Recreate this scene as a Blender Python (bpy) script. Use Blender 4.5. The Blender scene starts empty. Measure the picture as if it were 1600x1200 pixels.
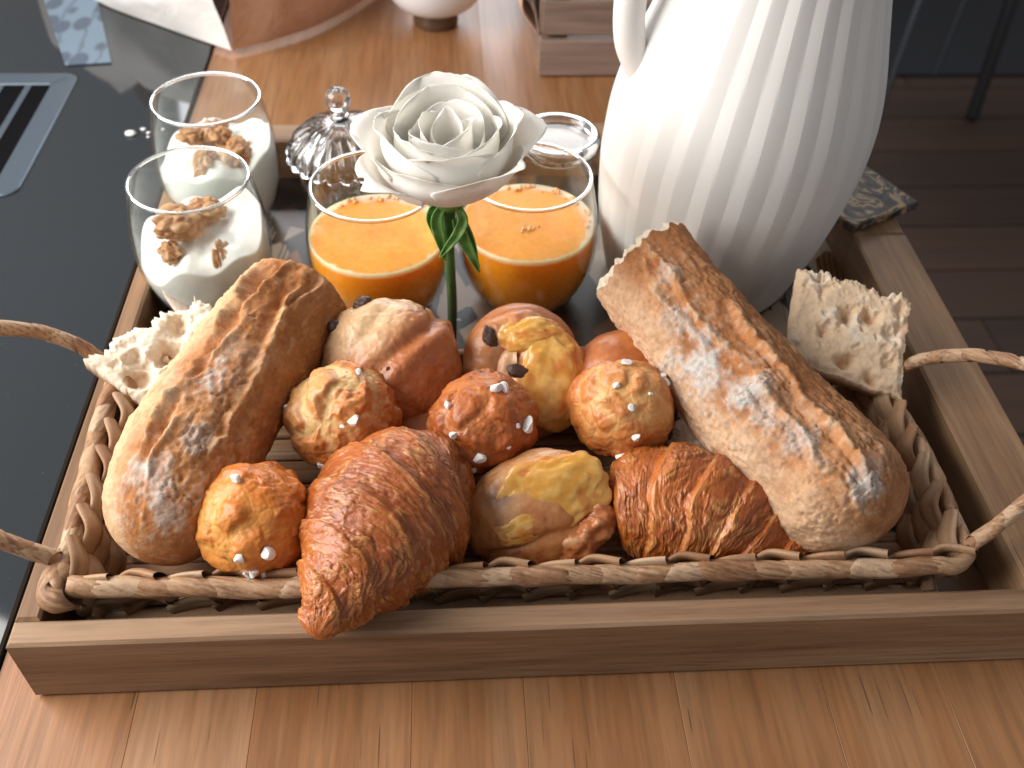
import bpy, bmesh, math, random
import numpy as np
from mathutils import Matrix, Vector
R = math.radians
rng = random.Random(7)
npr = np.random.RandomState(11)
scene = bpy.context.scene
COL = scene.collection

# ---------------------------------------------------------------- camera, world, light, exposure
cam_data = bpy.data.cameras.new('camera'); cam = bpy.data.objects.new('camera', cam_data); COL.objects.link(cam)
pi_, ro_, ya_ = R(44.71), R(1.917), R(4.423)
CAMP = np.array([-.0469, -.2234, .4102])
FW = np.array([math.sin(ya_)*math.cos(pi_), math.cos(ya_)*math.cos(pi_), -math.sin(pi_)])
RT = np.array([math.cos(ya_), -math.sin(ya_), 0.]); UP = np.cross(RT, FW)
R2 = math.cos(ro_)*RT + math.sin(ro_)*UP; U2 = -math.sin(ro_)*RT + math.cos(ro_)*UP
cam.matrix_world = Matrix(((R2[0], U2[0], -FW[0], CAMP[0]), (R2[1], U2[1], -FW[1], CAMP[1]), (R2[2], U2[2], -FW[2], CAMP[2]), (0, 0, 0, 1)))
cam_data.sensor_width = 36; cam_data.lens = 1546.4/1600*36
cam_data.clip_start = .01; cam_data.clip_end = 60
cam_data.dof.use_dof = True; cam_data.dof.focus_distance = .44; cam_data.dof.aperture_fstop = 11
scene.camera = cam

w = bpy.data.worlds.new('World'); scene.world = w; w.use_nodes = True
w.node_tree.nodes['Background'].inputs[0].default_value = (.98, .97, .98, 1)
w.node_tree.nodes['Background'].inputs[1].default_value = .25

def area(name, loc, target, size, power, color):
    l = bpy.data.lights.new(name, 'AREA'); l.shape = 'RECTANGLE'; l.size, l.size_y = size; l.energy = power; l.color = color
    o = bpy.data.objects.new(name, l); COL.objects.link(o); o.location = loc
    o.rotation_euler = (Vector(target)-Vector(loc)).to_track_quat('-Z', 'Y').to_euler()
    return o
area('window_light', (-.74, .13, .53), (.03, .18, .07), (.74, .56), 12.8, (1.0, .955, .90))
area('far_window_light', (.05, 2.5, 1.0), (0, .2, 0), (1.8, 1.0), 32, (.97, .98, 1.0))

vs = scene.view_settings
vs.view_transform = 'Standard'; vs.look = 'None'; vs.exposure = 0.24; vs.gamma = 1.0; vs.use_curve_mapping = False
cy = scene.cycles
cy.use_denoising = True; cy.max_bounces = 14; cy.transparent_max_bounces = 24; cy.transmission_bounces = 12
cy.glossy_bounces = 6; cy.diffuse_bounces = 5; cy.sample_clamp_indirect = 6.0; cy.blur_glossy = .3

# ---------------------------------------------------------------- numeric helpers
def s2l(r, g, b):
    def f(c):
        c /= 255.
        return c/12.92 if c <= .04045 else ((c+.055)/1.055)**2.4
    return np.array([f(r), f(g), f(b)])
def nrm(v): v = np.asarray(v, float); return v/np.linalg.norm(v)
def lerp(a, b, t): return a+(b-a)*t
def sst(a, b, x): t = np.clip((x-a)/(b-a), 0, 1); return t*t*(3-2*t)
def _h(i, j, k, s=0):
    s = int(s*10)
    n = (i.astype(np.int64)*374761393+j.astype(np.int64)*668265263+k.astype(np.int64)*1440662683+s*974711) & 0xffffffff
    n = ((n ^ (n >> 13))*1274126177) & 0xffffffff
    n = ((n ^ (n >> 16))*2246822519) & 0xffffffff
    return ((n ^ (n >> 15)) & 0xffffff)/float(0xffffff)
def vnoise(P, s=0):
    I = np.floor(P).astype(np.int64); f = P-I; f = f*f*f*(f*(f*6-15)+10)
    r = 0
    for a in (0, 1):
        for b in (0, 1):
            for c in (0, 1):
                wgt = (f[..., 0] if a else 1-f[..., 0])*(f[..., 1] if b else 1-f[..., 1])*(f[..., 2] if c else 1-f[..., 2])
                r = r+wgt*_h(I[..., 0]+a, I[..., 1]+b, I[..., 2]+c, s)
    return r*2-1
def fbm(P, o=4, s=0, g=.5):
    P = np.asarray(P, float); r = 0; a = 1; t = 0
    for i in range(o):
        r = r+a*vnoise(P*2**i+i*17.3, s+i); t += a; a *= g
    return r/t
def worley(P, s=0):
    P = np.asarray(P, float); I = np.floor(P).astype(np.int64); F1 = np.full(P.shape[:-1], 9.); F2 = F1.copy()
    for a in (-1, 0, 1):
        for b in (-1, 0, 1):
            for c in (-1, 0, 1):
                J = I+np.array([a, b, c])
                q = np.stack([_h(J[..., 0], J[..., 1], J[..., 2], s+m) for m in (1, 2, 3)], -1)+J
                d = np.sqrt(((P-q)**2).sum(-1)); F2 = np.minimum(F2, np.maximum(F1, d)); F1 = np.minimum(F1, d)
    return F1, F2
def mixc(c, d, t): return c*(1-t[..., None])+d*t[..., None]

# ---------------------------------------------------------------- mesh helpers
def mesh(name, V, F, mat, parent=None, smooth=True, col=None, ang=None):
    me = bpy.data.meshes.new(name)
    V = np.asarray(V, float).reshape(-1, 3)
    me.from_pydata(V.tolist(), [], F.tolist() if hasattr(F, 'tolist') else F)
    me.update()
    if smooth:
        me.polygons.foreach_set('use_smooth', np.ones(len(me.polygons), bool))
        if ang is not None: me.set_sharp_from_angle(angle=R(ang))
    if col is not None:
        c = np.ones((len(V), 4)); c[:, :3] = np.clip(np.asarray(col).reshape(-1, 3), 0, 1)
        at = me.color_attributes.new('Col', 'FLOAT_COLOR', 'POINT'); at.data.foreach_set('color', c.ravel())
    o = bpy.data.objects.new(name, me); COL.objects.link(o)
    if mat: me.materials.append(mat)
    if parent: o.parent = parent
    return o
def tag(o, label=None, cat=None, group=None, kind=None):
    if label: o['label'] = label
    if cat: o['category'] = cat
    if group: o['group'] = group
    if kind: o['kind'] = kind
    return o
def empty(name, label, cat, group=None, loc=(0, 0, 0)):
    o = bpy.data.objects.new(name, None); COL.objects.link(o); o.location = loc; o.empty_display_size = .01
    return tag(o, label, cat, group)
def gfaces(N, M, wrap=True):
    i, j = np.meshgrid(np.arange(N-1), np.arange(M if wrap else M-1), indexing='ij'); k = (j+1) % M
    return np.stack([i*M+j, i*M+k, (i+1)*M+k, (i+1)*M+j], -1).reshape(-1, 4)
def tube_frames(P, ref=None):
    P = np.asarray(P, float); T = np.gradient(P, axis=0); T /= np.linalg.norm(T, axis=1)[:, None]
    n = np.asarray(ref if ref is not None else ((0, 0, 1) if abs(T[0][2]) < .9 else (1, 0, 0)), float)
    A = np.zeros_like(P); B = np.zeros_like(P)
    for i in range(len(P)):
        n = n-T[i]*(n@T[i]); n = n/np.linalg.norm(n); A[i] = n; B[i] = np.cross(T[i], n)
    return T, A, B
def tube(P, rad, M=12, ref=None):
    P = np.asarray(P, float); rad = np.broadcast_to(np.asarray(rad, float), (len(P),)); T, A, B = tube_frames(P, ref)
    th = np.linspace(0, 2*np.pi, M, endpoint=False)
    Nn = A[:, None]*np.cos(th)[None, :, None]+B[:, None]*np.sin(th)[None, :, None]
    return P[:, None]+Nn*rad[:, None, None], Nn, th
def tube_obj(name, P, rad, mat, parent=None, M=12, col=None):
    P = np.asarray(P, float); rad = np.broadcast_to(np.asarray(rad, float), (len(P),)).copy()
    P = np.vstack([P[:1], P, P[-1:]]); rad = np.concatenate([[1e-5], rad, [1e-5]])
    T = np.diff(P[1:3], axis=0)[0]; P[0] = P[1]-T*1e-4; P[-1] = P[-2]+(P[-2]-P[-3])*1e-4
    V, _, _ = tube(P, rad, M)
    return mesh(name, V, gfaces(len(P), M), mat, parent, col=col, ang=60)
def lathe_v(prof, M, center=(0, 0, 0)):
    prof = np.asarray(prof, float); th = np.linspace(0, 2*np.pi, M, endpoint=False)
    V = np.stack([prof[:, 0, None]*np.cos(th), prof[:, 0, None]*np.sin(th), prof[:, 1, None]+0*th], -1)
    return V+np.asarray(center, float)
def lathe(name, prof, mat, parent=None, M=64, center=(0, 0, 0), ang=40, closed=False):
    V = lathe_v(prof, M, center); F = gfaces(len(prof), M)
    if closed:
        n = len(prof); j = np.arange(M); k = (j+1) % M
        F = np.vstack([F, np.stack([(n-1)*M+j, (n-1)*M+k, k, j], -1)])
    return mesh(name, V, F, mat, parent, ang=ang)
def smoothprof(pts, n=40):
    pts = np.asarray(pts, float); d = np.r_[0, np.cumsum(np.linalg.norm(np.diff(pts, axis=0), axis=1))]
    t = np.linspace(0, d[-1], n); out = np.zeros((n, pts.shape[1])); m = np.zeros_like(pts)
    m[1:-1] = (pts[2:]-pts[:-2])/(d[2:]-d[:-2])[:, None]; m[0] = (pts[1]-pts[0])/(d[1]-d[0]); m[-1] = (pts[-1]-pts[-2])/(d[-1]-d[-2])
    k = np.clip(np.searchsorted(d, t, side='right')-1, 0, len(pts)-2); h = (d[k+1]-d[k]); u = ((t-d[k])/h)[:, None]; h = h[:, None]
    return (2*u**3-3*u**2+1)*pts[k]+(u**3-2*u**2+u)*h*m[k]+(-2*u**3+3*u**2)*pts[k+1]+(u**3-u**2)*h*m[k+1]
def box_me(x0, x1, y0, y1, z0, z1, b=.001):
    V = []; 
    for z, ins in ((z0, b), (z0+b, 0), (z1-b, 0), (z1, b)):
        V += [(x0+ins, y0+b*(ins == 0)*0+ins, z), (x1-ins, y0+ins, z), (x1-ins, y1-ins, z), (x0+ins, y1-ins, z)]
    F = [(3, 2, 1, 0), (12, 13, 14, 15)]
    for l in range(3):
        for j in range(4): F.append((l*4+j, l*4+(j+1) % 4, l*4+4+(j+1) % 4, l*4+4+j))
    return V, F
def box(name, x0, x1, y0, y1, z0, z1, mat, parent=None, b=.001, rot=None, piv=None):
    V, F = box_me(x0, x1, y0, y1, z0, z1, b); V = np.array(V)
    if rot is not None:
        c = np.array(piv if piv is not None else ((x0+x1)/2, (y0+y1)/2, (z0+z1)/2)); V = (V-c)@np.array(rot.to_3x3() if hasattr(rot, 'to_3x3') else rot).T+c
    return mesh(name, V, F, mat, parent, smooth=False)
_ico = {}
def ico(n):
    if n not in _ico:
        bm = bmesh.new(); bmesh.ops.create_icosphere(bm, subdivisions=n, radius=1)
        V = np.array([v.co[:] for v in bm.verts]); F = np.array([[v.index for v in f.verts] for f in bm.faces]); bm.free()
        _ico[n] = (V/np.linalg.norm(V, axis=1)[:, None], F)
    return _ico[n]
# frame tipped halfway up and toward the front: x right, y up and back, z up and front
F45 = np.array([[1, 0, 0], [0, .7071, .7071], [0, -.7071, .7071]])

# ---------------------------------------------------------------- materials
class NT:
    def __init__(s, name):
        s.m = bpy.data.materials.new(name); s.m.use_nodes = True; s.t = s.m.node_tree; s.n = s.t.nodes; s.b = s.n['Principled BSDF']; s.out = s.n['Material Output']
    def add(s, typ, **kw):
        nd = s.n.new(typ)
        for k, v in kw.items():
            if k.startswith('i_'):
                key = k[2:]; nd.inputs[int(key) if key.isdigit() else key.replace('_', ' ')].default_value = v
            else: setattr(nd, k, v)
        return nd
    def link(s, a, b): s.t.links.new(a, b)
    def set(s, **kw):
        for k, v in kw.items():
            key = k.replace('_', ' ')
            s.b.inputs[key].default_value = (*v, 1) if hasattr(v, '__len__') and len(v) == 3 and key not in ('Subsurface Radius',) else v
    def coords(s, kind='Object', scale=(1, 1, 1), rot=(0, 0, 0)):
        tc = s.add('ShaderNodeTexCoord'); mp = s.add('ShaderNodeMapping'); mp.inputs['Scale'].default_value = scale; mp.inputs['Rotation'].default_value = rot
        s.link(tc.outputs[kind], mp.inputs[0]); return mp.outputs[0]
    def noise(s, co, scale, detail=4, rough=.5, dist=0):
        nd = s.add('ShaderNodeTexNoise'); nd.inputs['Scale'].default_value = scale; nd.inputs['Detail'].default_value = detail
        nd.inputs['Roughness'].default_value = rough; nd.inputs['Distortion'].default_value = dist
        if co is not None: s.link(co, nd.inputs['Vector'])
        return nd.outputs['Fac']
    def ramp(s, fac, stops, interp='LINEAR'):
        nd = s.add('ShaderNodeValToRGB'); e = nd.color_ramp.elements; nd.color_ramp.interpolation = interp
        while len(e) < len(stops): e.new(.5)
        for el, (p, c) in zip(e, stops): el.position = p; el.color = (*c, 1) if hasattr(c, '__len__') else (c, c, c, 1)
        s.link(fac, nd.inputs[0]); return nd.outputs[0]
    def mix(s, a, b, fac=.5, mode='MIX'):
        nd = s.add('ShaderNodeMix', data_type='RGBA', blend_type=mode)
        for v, k in ((fac, 0), (a, 6), (b, 7)):
            if hasattr(v, 'is_linked') or hasattr(v, 'links'): s.link(v, nd.inputs[k])
            else: nd.inputs[k].default_value = v if k == 0 else (*v, 1)
        return nd.outputs[2]
    def bump(s, h, strength=.3, dist=.001, prev=None):
        nd = s.add('ShaderNodeBump'); nd.inputs['Strength'].default_value = strength; nd.inputs['Distance'].default_value = dist
        s.link(h, nd.inputs['Height'])
        if prev is not None: s.link(prev, nd.inputs['Normal'])
        return nd.outputs[0]
    def base(s, c): s.link(c, s.b.inputs['Base Color'])
    def normal(s, c): s.link(c, s.b.inputs['Normal'])

def m_plain(name, col, rough=.5, **kw):
    t = NT(name); t.set(Base_Color=tuple(col), Roughness=rough, **kw); return t.m
def m_wood(name, stops, axis='y', grain=1.0, rough=.5, pores=True, per_obj=True, coat=0, bump=.25, tint=.16, dim=1.):
    t = NT(name)
    sc = {'y': (1, .06, 1), 'x': (.06, 1, 1), 'z': (1, 1, .06)}[axis]
    tc = t.add('ShaderNodeTexCoord'); oi = t.add('ShaderNodeObjectInfo')
    mul = t.add('ShaderNodeVectorMath', operation='MULTIPLY'); mul.inputs[1].default_value = sc; t.link(tc.outputs['Object'], mul.inputs[0])
    co = mul.outputs[0]
    if per_obj:
        ml = t.add('ShaderNodeMath', operation='MULTIPLY'); ml.inputs[1].default_value = 37.; t.link(oi.outputs['Random'], ml.inputs[0])
        ad = t.add('ShaderNodeVectorMath', operation='ADD'); t.link(co, ad.inputs[0]); t.link(ml.outputs[0], ad.inputs[1]); co = ad.outputs[0]
    big = t.noise(co, 22*grain, 4, .6, .8)
    c = t.ramp(big, [(.25+.5*i/(len(stops)-1), s) for i, s in enumerate(stops)])
    fine = t.noise(co, 260*grain, 3, .6)
    f2 = t.ramp(fine, [(.32, .72), (.6, 1.06)])
    c = t.mix(c, f2, .8, 'MULTIPLY')
    if per_obj:
        v = t.ramp(oi.outputs['Random'], [(0, 1-tint), (1, 1+tint)]); c = t.mix(c, v, 1, 'MULTIPLY')
    h = fine
    if pores:
        mp2 = t.add('ShaderNodeVectorMath', operation='MULTIPLY'); mp2.inputs[1].default_value = (1.4, 1.4, 1.4); t.link(co, mp2.inputs[0])
        mp2.inputs[1].default_value = {'y': (1., .5, 1.), 'x': (.5, 1., 1.), 'z': (1, 1, .5)}[axis]
        p = t.ramp(t.noise(mp2.outputs[0], 900, 1, .4), [(.24, .45), (.30, 1.)])
        lown = t.ramp(t.noise(co, 30*grain, 2), [(.45, 1.), (.6, 0.)])
        c = t.mix(c, t.mix(p, (1, 1, 1), lown), 1, 'MULTIPLY')
    c = t.mix(c, (dim, dim, dim), 1, 'MULTIPLY'); t.base(c); t.set(Roughness=rough, Coat_Weight=coat, Coat_Roughness=.25)
    t.link(t.ramp(big, [(.3, rough-.08), (.7, rough+.1)]), t.b.inputs['Roughness'])
    t.normal(t.bump(h, bump, .0006)); return t.m
def m_col(name, rough=.6, bscale=900, bstr=.4, bdist=.0006, coat=0, coat_r=.2, sss=0, sss_r=(1, .4, .2), var=.18, vscale=300, spec=.5, gain=1.):
    t = NT(name); a = t.add('ShaderNodeAttribute', attribute_name='Col'); co = t.coords()
    n1 = t.noise(co, vscale, 5, .65); n2 = t.noise(co, bscale, 4, .6)
    c = t.mix(a.outputs['Color'], t.ramp(n1, [(.3, gain*(1-var)), (.7, gain*(1+var))]), 1, 'MULTIPLY')
    t.base(c); t.set(Roughness=rough, Coat_Weight=coat, Coat_Roughness=coat_r, Specular_IOR_Level=spec)
    t.link(t.ramp(n1, [(.3, max(rough-.12, .02)), (.7, min(rough+.12, 1))]), t.b.inputs['Roughness'])
    if sss: t.set(Subsurface_Weight=sss, Subsurface_Scale=.004); t.b.inputs['Subsurface Radius'].default_value = sss_r
    t.normal(t.bump(n2, bstr, bdist, t.bump(n1, bstr*.8, bdist*2))); return t.m
def m_thin_glass(name, tint=(.97, .985, .98), ior=1.45, boost=1.0):
    t = NT(name); t.n.remove(t.b)
    tr = t.add('ShaderNodeBsdfTransparent'); tr.inputs[0].default_value = (*tint, 1)
    gl = t.add('ShaderNodeBsdfGlossy'); gl.inputs['Roughness'].default_value = .03
    lw = t.add('ShaderNodeLayerWeight'); lw.inputs['Blend'].default_value = .5
    pw = t.add('ShaderNodeMath', operation='POWER'); pw.inputs[1].default_value = 4.2; t.link(lw.outputs['Facing'], pw.inputs[0])
    mu = t.add('ShaderNodeMath', operation='MULTIPLY_ADD'); mu.inputs[1].default_value = .85*boost; mu.inputs[2].default_value = .04; mu.use_clamp = True; t.link(pw.outputs[0], mu.inputs[0])
    mx = t.add('ShaderNodeMixShader'); t.link(mu.outputs[0], mx.inputs[0]); t.link(tr.outputs[0], mx.inputs[1]); t.link(gl.outputs[0], mx.inputs[2]); t.link(mx.outputs[0], t.out.inputs[0])
    return t.m
def m_glass(name, col=(1, 1, 1), ior=1.5, rough=0.0):
    t = NT(name); t.set(Base_Color=col, Roughness=rough, Transmission_Weight=1.0, IOR=ior); return t.m

M = {}
M['counter'] = m_wood('counter_beech', [s2l(178, 116, 70), s2l(200, 142, 94), s2l(208, 158, 114)], 'y', 1.0, .42, tint=.05, dim=.58)
M['tray'] = m_wood('tray_wood', [s2l(110, 78, 54), s2l(162, 126, 96), s2l(190, 158, 126)], 'x', 1.6, .55, per_obj=True, tint=.06, bump=.5, dim=.78)
M['tray_y'] = m_wood('tray_wood_side', [s2l(118, 84, 56), s2l(162, 124, 90), s2l(186, 152, 116)], 'y', 1.4, .5, tint=.06, bump=.4, dim=.74)
M['crate'] = m_wood('crate_wood', [s2l(120, 98, 84), s2l(150, 126, 112), s2l(170, 148, 134)], 'x', 1.0, .7, tint=.08, dim=.85)
M['floor'] = m_wood('floor_wood', [s2l(52, 32, 20), s2l(68, 44, 28), s2l(80, 55, 38)], 'x', .12, .75, pores=False, tint=.25, bump=.1, dim=.8)
M['glass'] = m_thin_glass('thin_glass')
M['crystal'] = m_glass('crystal', (.98, .99, 1), 1.52)
M['rimglass'] = m_glass('rim_glass', (1, 1, 1), 1.48)
M['crust'] = m_col('bread_crust', .72, 1100, .5, .0005, gain=0.80, var=.20, vscale=420, spec=.3)
M['crumb'] = m_col('bread_crumb', .85, 1500, .4, .0004, gain=0.88, var=.06, vscale=500, sss=.25, sss_r=(1, .7, .45), spec=.2)
M['choux'] = m_col('choux_pastry', .42, 1300, .28, .0004, coat=.10, coat_r=.3, gain=0.82, var=.13, vscale=520, sss=.12, spec=.45)
M['croissant'] = m_col('croissant_crust', .38, 1400, .38, .0005, coat=.3, coat_r=.3, gain=0.80, var=.18, vscale=560)
M['brioche'] = m_col('brioche', .42, 1100, .28, .0005, coat=.3, coat_r=.28, gain=0.80, var=.13, vscale=420, sss=.08)
M['rush'] = m_col('dried_rush', .55, 1500, .35, .0004, gain=0.78, var=.12, vscale=700, spec=.45)
M['walnut'] = m_col('walnut_flesh', .6, 1500, .3, .0003, gain=0.80, var=.12)
M['choc'] = m_plain('chocolate', s2l(66, 42, 32), .5)
M['sugar'] = m_plain('pearl_sugar', (.82, .82, .80), .5, Subsurface_Weight=.3, Subsurface_Scale=.002)
M['yogurt'] = m_col('yogurt', .35, 120, .12, .001, var=.02, sss=.3, sss_r=(1, .9, .8))
M['juice'] = m_col('orange_juice', .30, 200, .03, .0005, gain=0.90, var=.05, sss=1., sss_r=(1, .62, .14), spec=.25); M['juice'].node_tree.nodes['Principled BSDF'].inputs['Subsurface Scale'].default_value = .014
M['petal'] = m_col('rose_petal', .55, 350, .12, .0004, var=.03, spec=.3)
_nt = M['petal'].node_tree; _tl = _nt.nodes.new('ShaderNodeBsdfTranslucent'); _tl.inputs[0].default_value = (.92, .90, .84, 1); _mx = _nt.nodes.new('ShaderNodeMixShader'); _mx.inputs[0].default_value = .42
_nt.links.new(_nt.nodes['Principled BSDF'].outputs[0], _mx.inputs[1]); _nt.links.new(_tl.outputs[0], _mx.inputs[2]); _nt.links.new(_mx.outputs[0], _nt.nodes['Material Output'].inputs[0])
M['stem'] = m_col('rose_stem', .6, 800, .35, .0005, var=.28, spec=.3)
# vase: matt white ceramic
t = NT('white_ceramic'); t.set(Base_Color=(.77, .76, .74), Roughness=.5); t.normal(t.bump(t.noise(t.coords(), 900, 3), .08, .0004)); M['ceramic'] = t.m
M['bubble'] = m_plain('foam_bubble', s2l(234, 182, 122), .15)
M['porcelain'] = m_plain('porcelain', (.8, .81, .83), .25)
# hob glass
t = NT('hob_glass'); co = t.coords(); d = t.ramp(t.noise(co, 700, 2, .5), [(.755, 0.), (.80, 1.)])
t.base(t.mix((.026, .031, .036), (.16, .16, .16), d)); t.set(Roughness=.10, IOR=1.5)
t.link(t.ramp(t.noise(co, 9, 4), [(.3, .03), (.7, .06)]), t.b.inputs['Roughness']); M['hob'] = t.m
M['vent'] = m_plain('vent_metal', s2l(92, 104, 116), .38, Metallic=.55)
M['dark'] = m_plain('dark_recess', (.004, .004, .005), .9, Specular_IOR_Level=.05)
M['black_edge'] = m_plain('hob_edge', (.008, .008, .009), .4)
M['foot'] = m_plain('brown_glaze', s2l(92, 70, 56), .2)
M['steel'] = m_plain('dull_steel', s2l(96, 100, 106), .35, Metallic=.8)
M['black_metal'] = m_plain('black_metal', (.010, .010, .013), .4)
M['rug'] = m_plain('dark_rug', (.010, .011, .016), .9)
t = NT('kraft_paper'); co = t.coords(); t.base(t.ramp(t.noise(co, 60, 5, .6), [(.3, s2l(198, 154, 124)), (.7, s2l(214, 174, 146))])); t.set(Roughness=.75)
t.normal(t.bump(t.noise(co, 28, 5, .6, 1.2), .6, .004)); M['kraft'] = t.m
t = NT('white_paper'); co = t.coords(); t.base(t.ramp(t.noise(co, 40, 4), [(.3, (.80, .77, .74)), (.7, (.86, .84, .82))])); t.set(Roughness=.7); t.normal(t.bump(t.noise(co, 24, 4, .5, 1), .5, .004)); M['wpaper'] = t.m
# reflection in the hob glass, painted as a pale leaf print
t = NT('leaf_print_reflection'); co = t.coords()
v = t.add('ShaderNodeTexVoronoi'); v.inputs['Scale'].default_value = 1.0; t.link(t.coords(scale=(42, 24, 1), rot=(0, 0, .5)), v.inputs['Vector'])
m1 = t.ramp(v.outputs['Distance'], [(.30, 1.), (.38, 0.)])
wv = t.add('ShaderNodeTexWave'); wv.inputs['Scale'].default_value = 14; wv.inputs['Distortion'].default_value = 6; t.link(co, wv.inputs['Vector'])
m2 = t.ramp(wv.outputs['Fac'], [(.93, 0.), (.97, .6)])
t.base(t.mix(t.mix(s2l(112, 132, 150), s2l(76, 90, 108), m1), s2l(80, 92, 106), m2)); t.set(Roughness=.5); M['hob_reflection'] = t.m
# tray floor print: dark ground with cream and ochre leaf shapes under a glossy lacquer
t = NT('tray_floor_print'); co = t.coords(scale=(1, .62, 1), rot=(0, 0, .25))
v = t.add('ShaderNodeTexVoronoi', distance='MANHATTAN'); v.inputs['Scale'].default_value = 44; t.link(co, v.inputs['Vector'])
hue = t.add('ShaderNodeSeparateColor'); t.link(v.outputs['Color'], hue.inputs[0])
cc = t.ramp(hue.outputs[0], [(0, s2l(214, 200, 182)), (.20, s2l(78, 54, 40)), (.42, s2l(168, 120, 80)), (.56, s2l(44, 36, 32)), (.72, s2l(112, 80, 56)), (.88, s2l(204, 186, 168))], 'CONSTANT')
edge = t.ramp(v.outputs['Distance'], [(.80, 0.), (.90, 1.)])
wv = t.add('ShaderNodeTexWave'); wv.inputs['Scale'].default_value = 90; wv.inputs['Distortion'].default_value = 3; t.link(co, wv.inputs['Vector'])
fe = t.mix(cc, t.ramp(wv.outputs['Fac'], [(.4, .35), (.6, 1.)]), t.ramp(hue.outputs[1], [(.62, 0.), (.66, .9)]), 'MULTIPLY')
t.base(t.mix(t.mix(fe, (.62, .58, .54), 1, 'MULTIPLY'), (.026, .019, .015), edge)); t.set(Roughness=.32, Coat_Weight=.15, Coat_Roughness=.1); M['print'] = t.m
t = NT('packet_print'); co = t.coords(scale=(1, 1, 1)); n = t.noise(co, 60, 3, .5, 2)
t.base(t.ramp(n, [(.35, s2l(40, 36, 36)), (.52, s2l(84, 74, 70)), (.60, s2l(176, 150, 110)), (.68, s2l(60, 54, 54))])); t.set(Roughness=.35); M['packet'] = t.m

# ================================================================ SETTING
CX0, CX1, CY0, CY1 = -.255, .263, -.22, 1.02
ctop = empty('countertop', 'beech block countertop under the serving tray', 'countertop'); del ctop['category']; ctop['kind'] = 'structure'
nst = 8; cxs = [CX0, -.191, -.139, -.070, -.020, .049, .116, .171, CX1]
ends = [[-.22, .33, .74, 1.02], [-.22, .12, .62, 1.02], [-.22, .47, 1.02], [-.22, .24, .80, 1.02], [-.22, .45, .90, 1.02], [-.22, .05, .58, 1.02], [-.22, .36, .77, 1.02], [-.22, .20, .66, 1.02]]
for i in range(nst):
    for a, b in zip(ends[i][:-1], ends[i][1:]):
        box('plank', cxs[i]+.00002, cxs[i+1]-.00002, a+.00002, b-.00002, -.040, -rng.random()*.00008, M['counter'], ctop, .00025)
box('underside', CX0+.002, CX1-.002, CY0+.002, CY1-.002, -.046, -.0402, M['dark'], ctop, .001)
box('plank', CX0-.62, CX0-.0003, CY0, CY1, -.040, -.0086, M['counter'], ctop, .0004)
# floor far below, boards along x
fl = tag(mesh('floor', [(-1, -.5, -.915), (4, -.5, -.915), (4, 4.5, -.915), (-1, 4.5, -.915)], [(0, 1, 2, 3)], M['dark']), kind='structure')
y = -.50+.16*0
while y < 3.6:
    x = -.3-rng.random()*.5
    while x < 3.2:
        L = .9+rng.random()*.9
        if x+L > .15: box('floor_board', x, x+L-.003, y, y+.157, -.913, -.900, M['floor'], fl, .0015)
        x += L
    y += .16
rug = tag(box('rug', .55, 3.4, 2.28, 4.0, -.899, -.892, M['rug'], None, .002), 'dark rug on the floor beyond the tray', kind='structure')
# black chair far off to the right, only its legs reach into the picture
ch = empty('chair', 'black chair with slim metal legs on the dark floor behind the pitcher', 'chair')
sz = -.30
for a, b, r, m in (((.895, 1.70, -.66), (.960, 1.80, sz+.005), .0065, 'steel'), ((1.205, 2.10, -.80), (1.28, 2.19, sz+.005), .0055, 'steel'), ((1.318, 2.05, -.895), (1.40, 2.24, sz+.005), .016, 'black_metal'), ((.86, 1.62, -.895), (.895, 1.70, -.655), .0065, 'steel')):
    tube_obj('leg', [a, lerp(np.array(a), np.array(b), .5), b], r, M[m], ch, 10)
box('seat', .92, 1.50, 1.78, 2.30, sz, sz+.03, M['black_metal'], ch, .008)

# hob and downdraft vent
HZ = .0035
hob = empty('hob', 'black glass induction hob set into the counter', 'hob')
box('glass_plate', -.86, CX0-.0012, CY0+.002, 1.0, -.0085, HZ, M['hob'], hob, .0012)
vent = empty('downdraft_vent', 'grey metal extractor vent with slats set in the hob', 'vent')
vx0, vx1, vy0, vy1 = -.62, -.356, .384, .564
def ring_frame(name, x0, x1, y0, y1, wd, z0, z1, rad, mat, parent):
    def rr(x0, x1, y0, y1, r):
        p = []
        for cx, cy, a in ((x1-r, y1-r, 0), (x0+r, y1-r, 90), (x0+r, y0+r, 180), (x1-r, y0+r, 270)):
            for q in range(7): an = R(a+q*15); p.append((cx+r*math.cos(an), cy+r*math.sin(an)))
        return p
    prof = [(0, z0), (0, z1-.0006), (.0008, z1), (wd-.0012, z1), (wd, z1-.0008), (wd, z0-.006)]
    V = []
    for ins, z in prof: V += [(x, y, z) for x, y in rr(x0+ins, x1-ins, y0+ins, y1-ins, max(rad-ins*.8, .002))]
    return mesh(name, V, gfaces(len(prof), 28), mat, parent, ang=30)
ring_frame('frame', vx0, vx1, vy0, vy1, .019, HZ-.001, HZ+.0016, .012, M['vent'], vent)
box('recess', vx0+.018, vx1-.018, vy0+.018, vy1-.018, HZ+.0001, HZ+.0003, M['dark'], vent, .0001)
for i in range(9):
    x = vx1-.034-i*.022
    box('slat', x-.005, x, vy0+.020, vy1-.020, HZ+.0004, HZ+.0012, M['vent'], vent, .0003)
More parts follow.
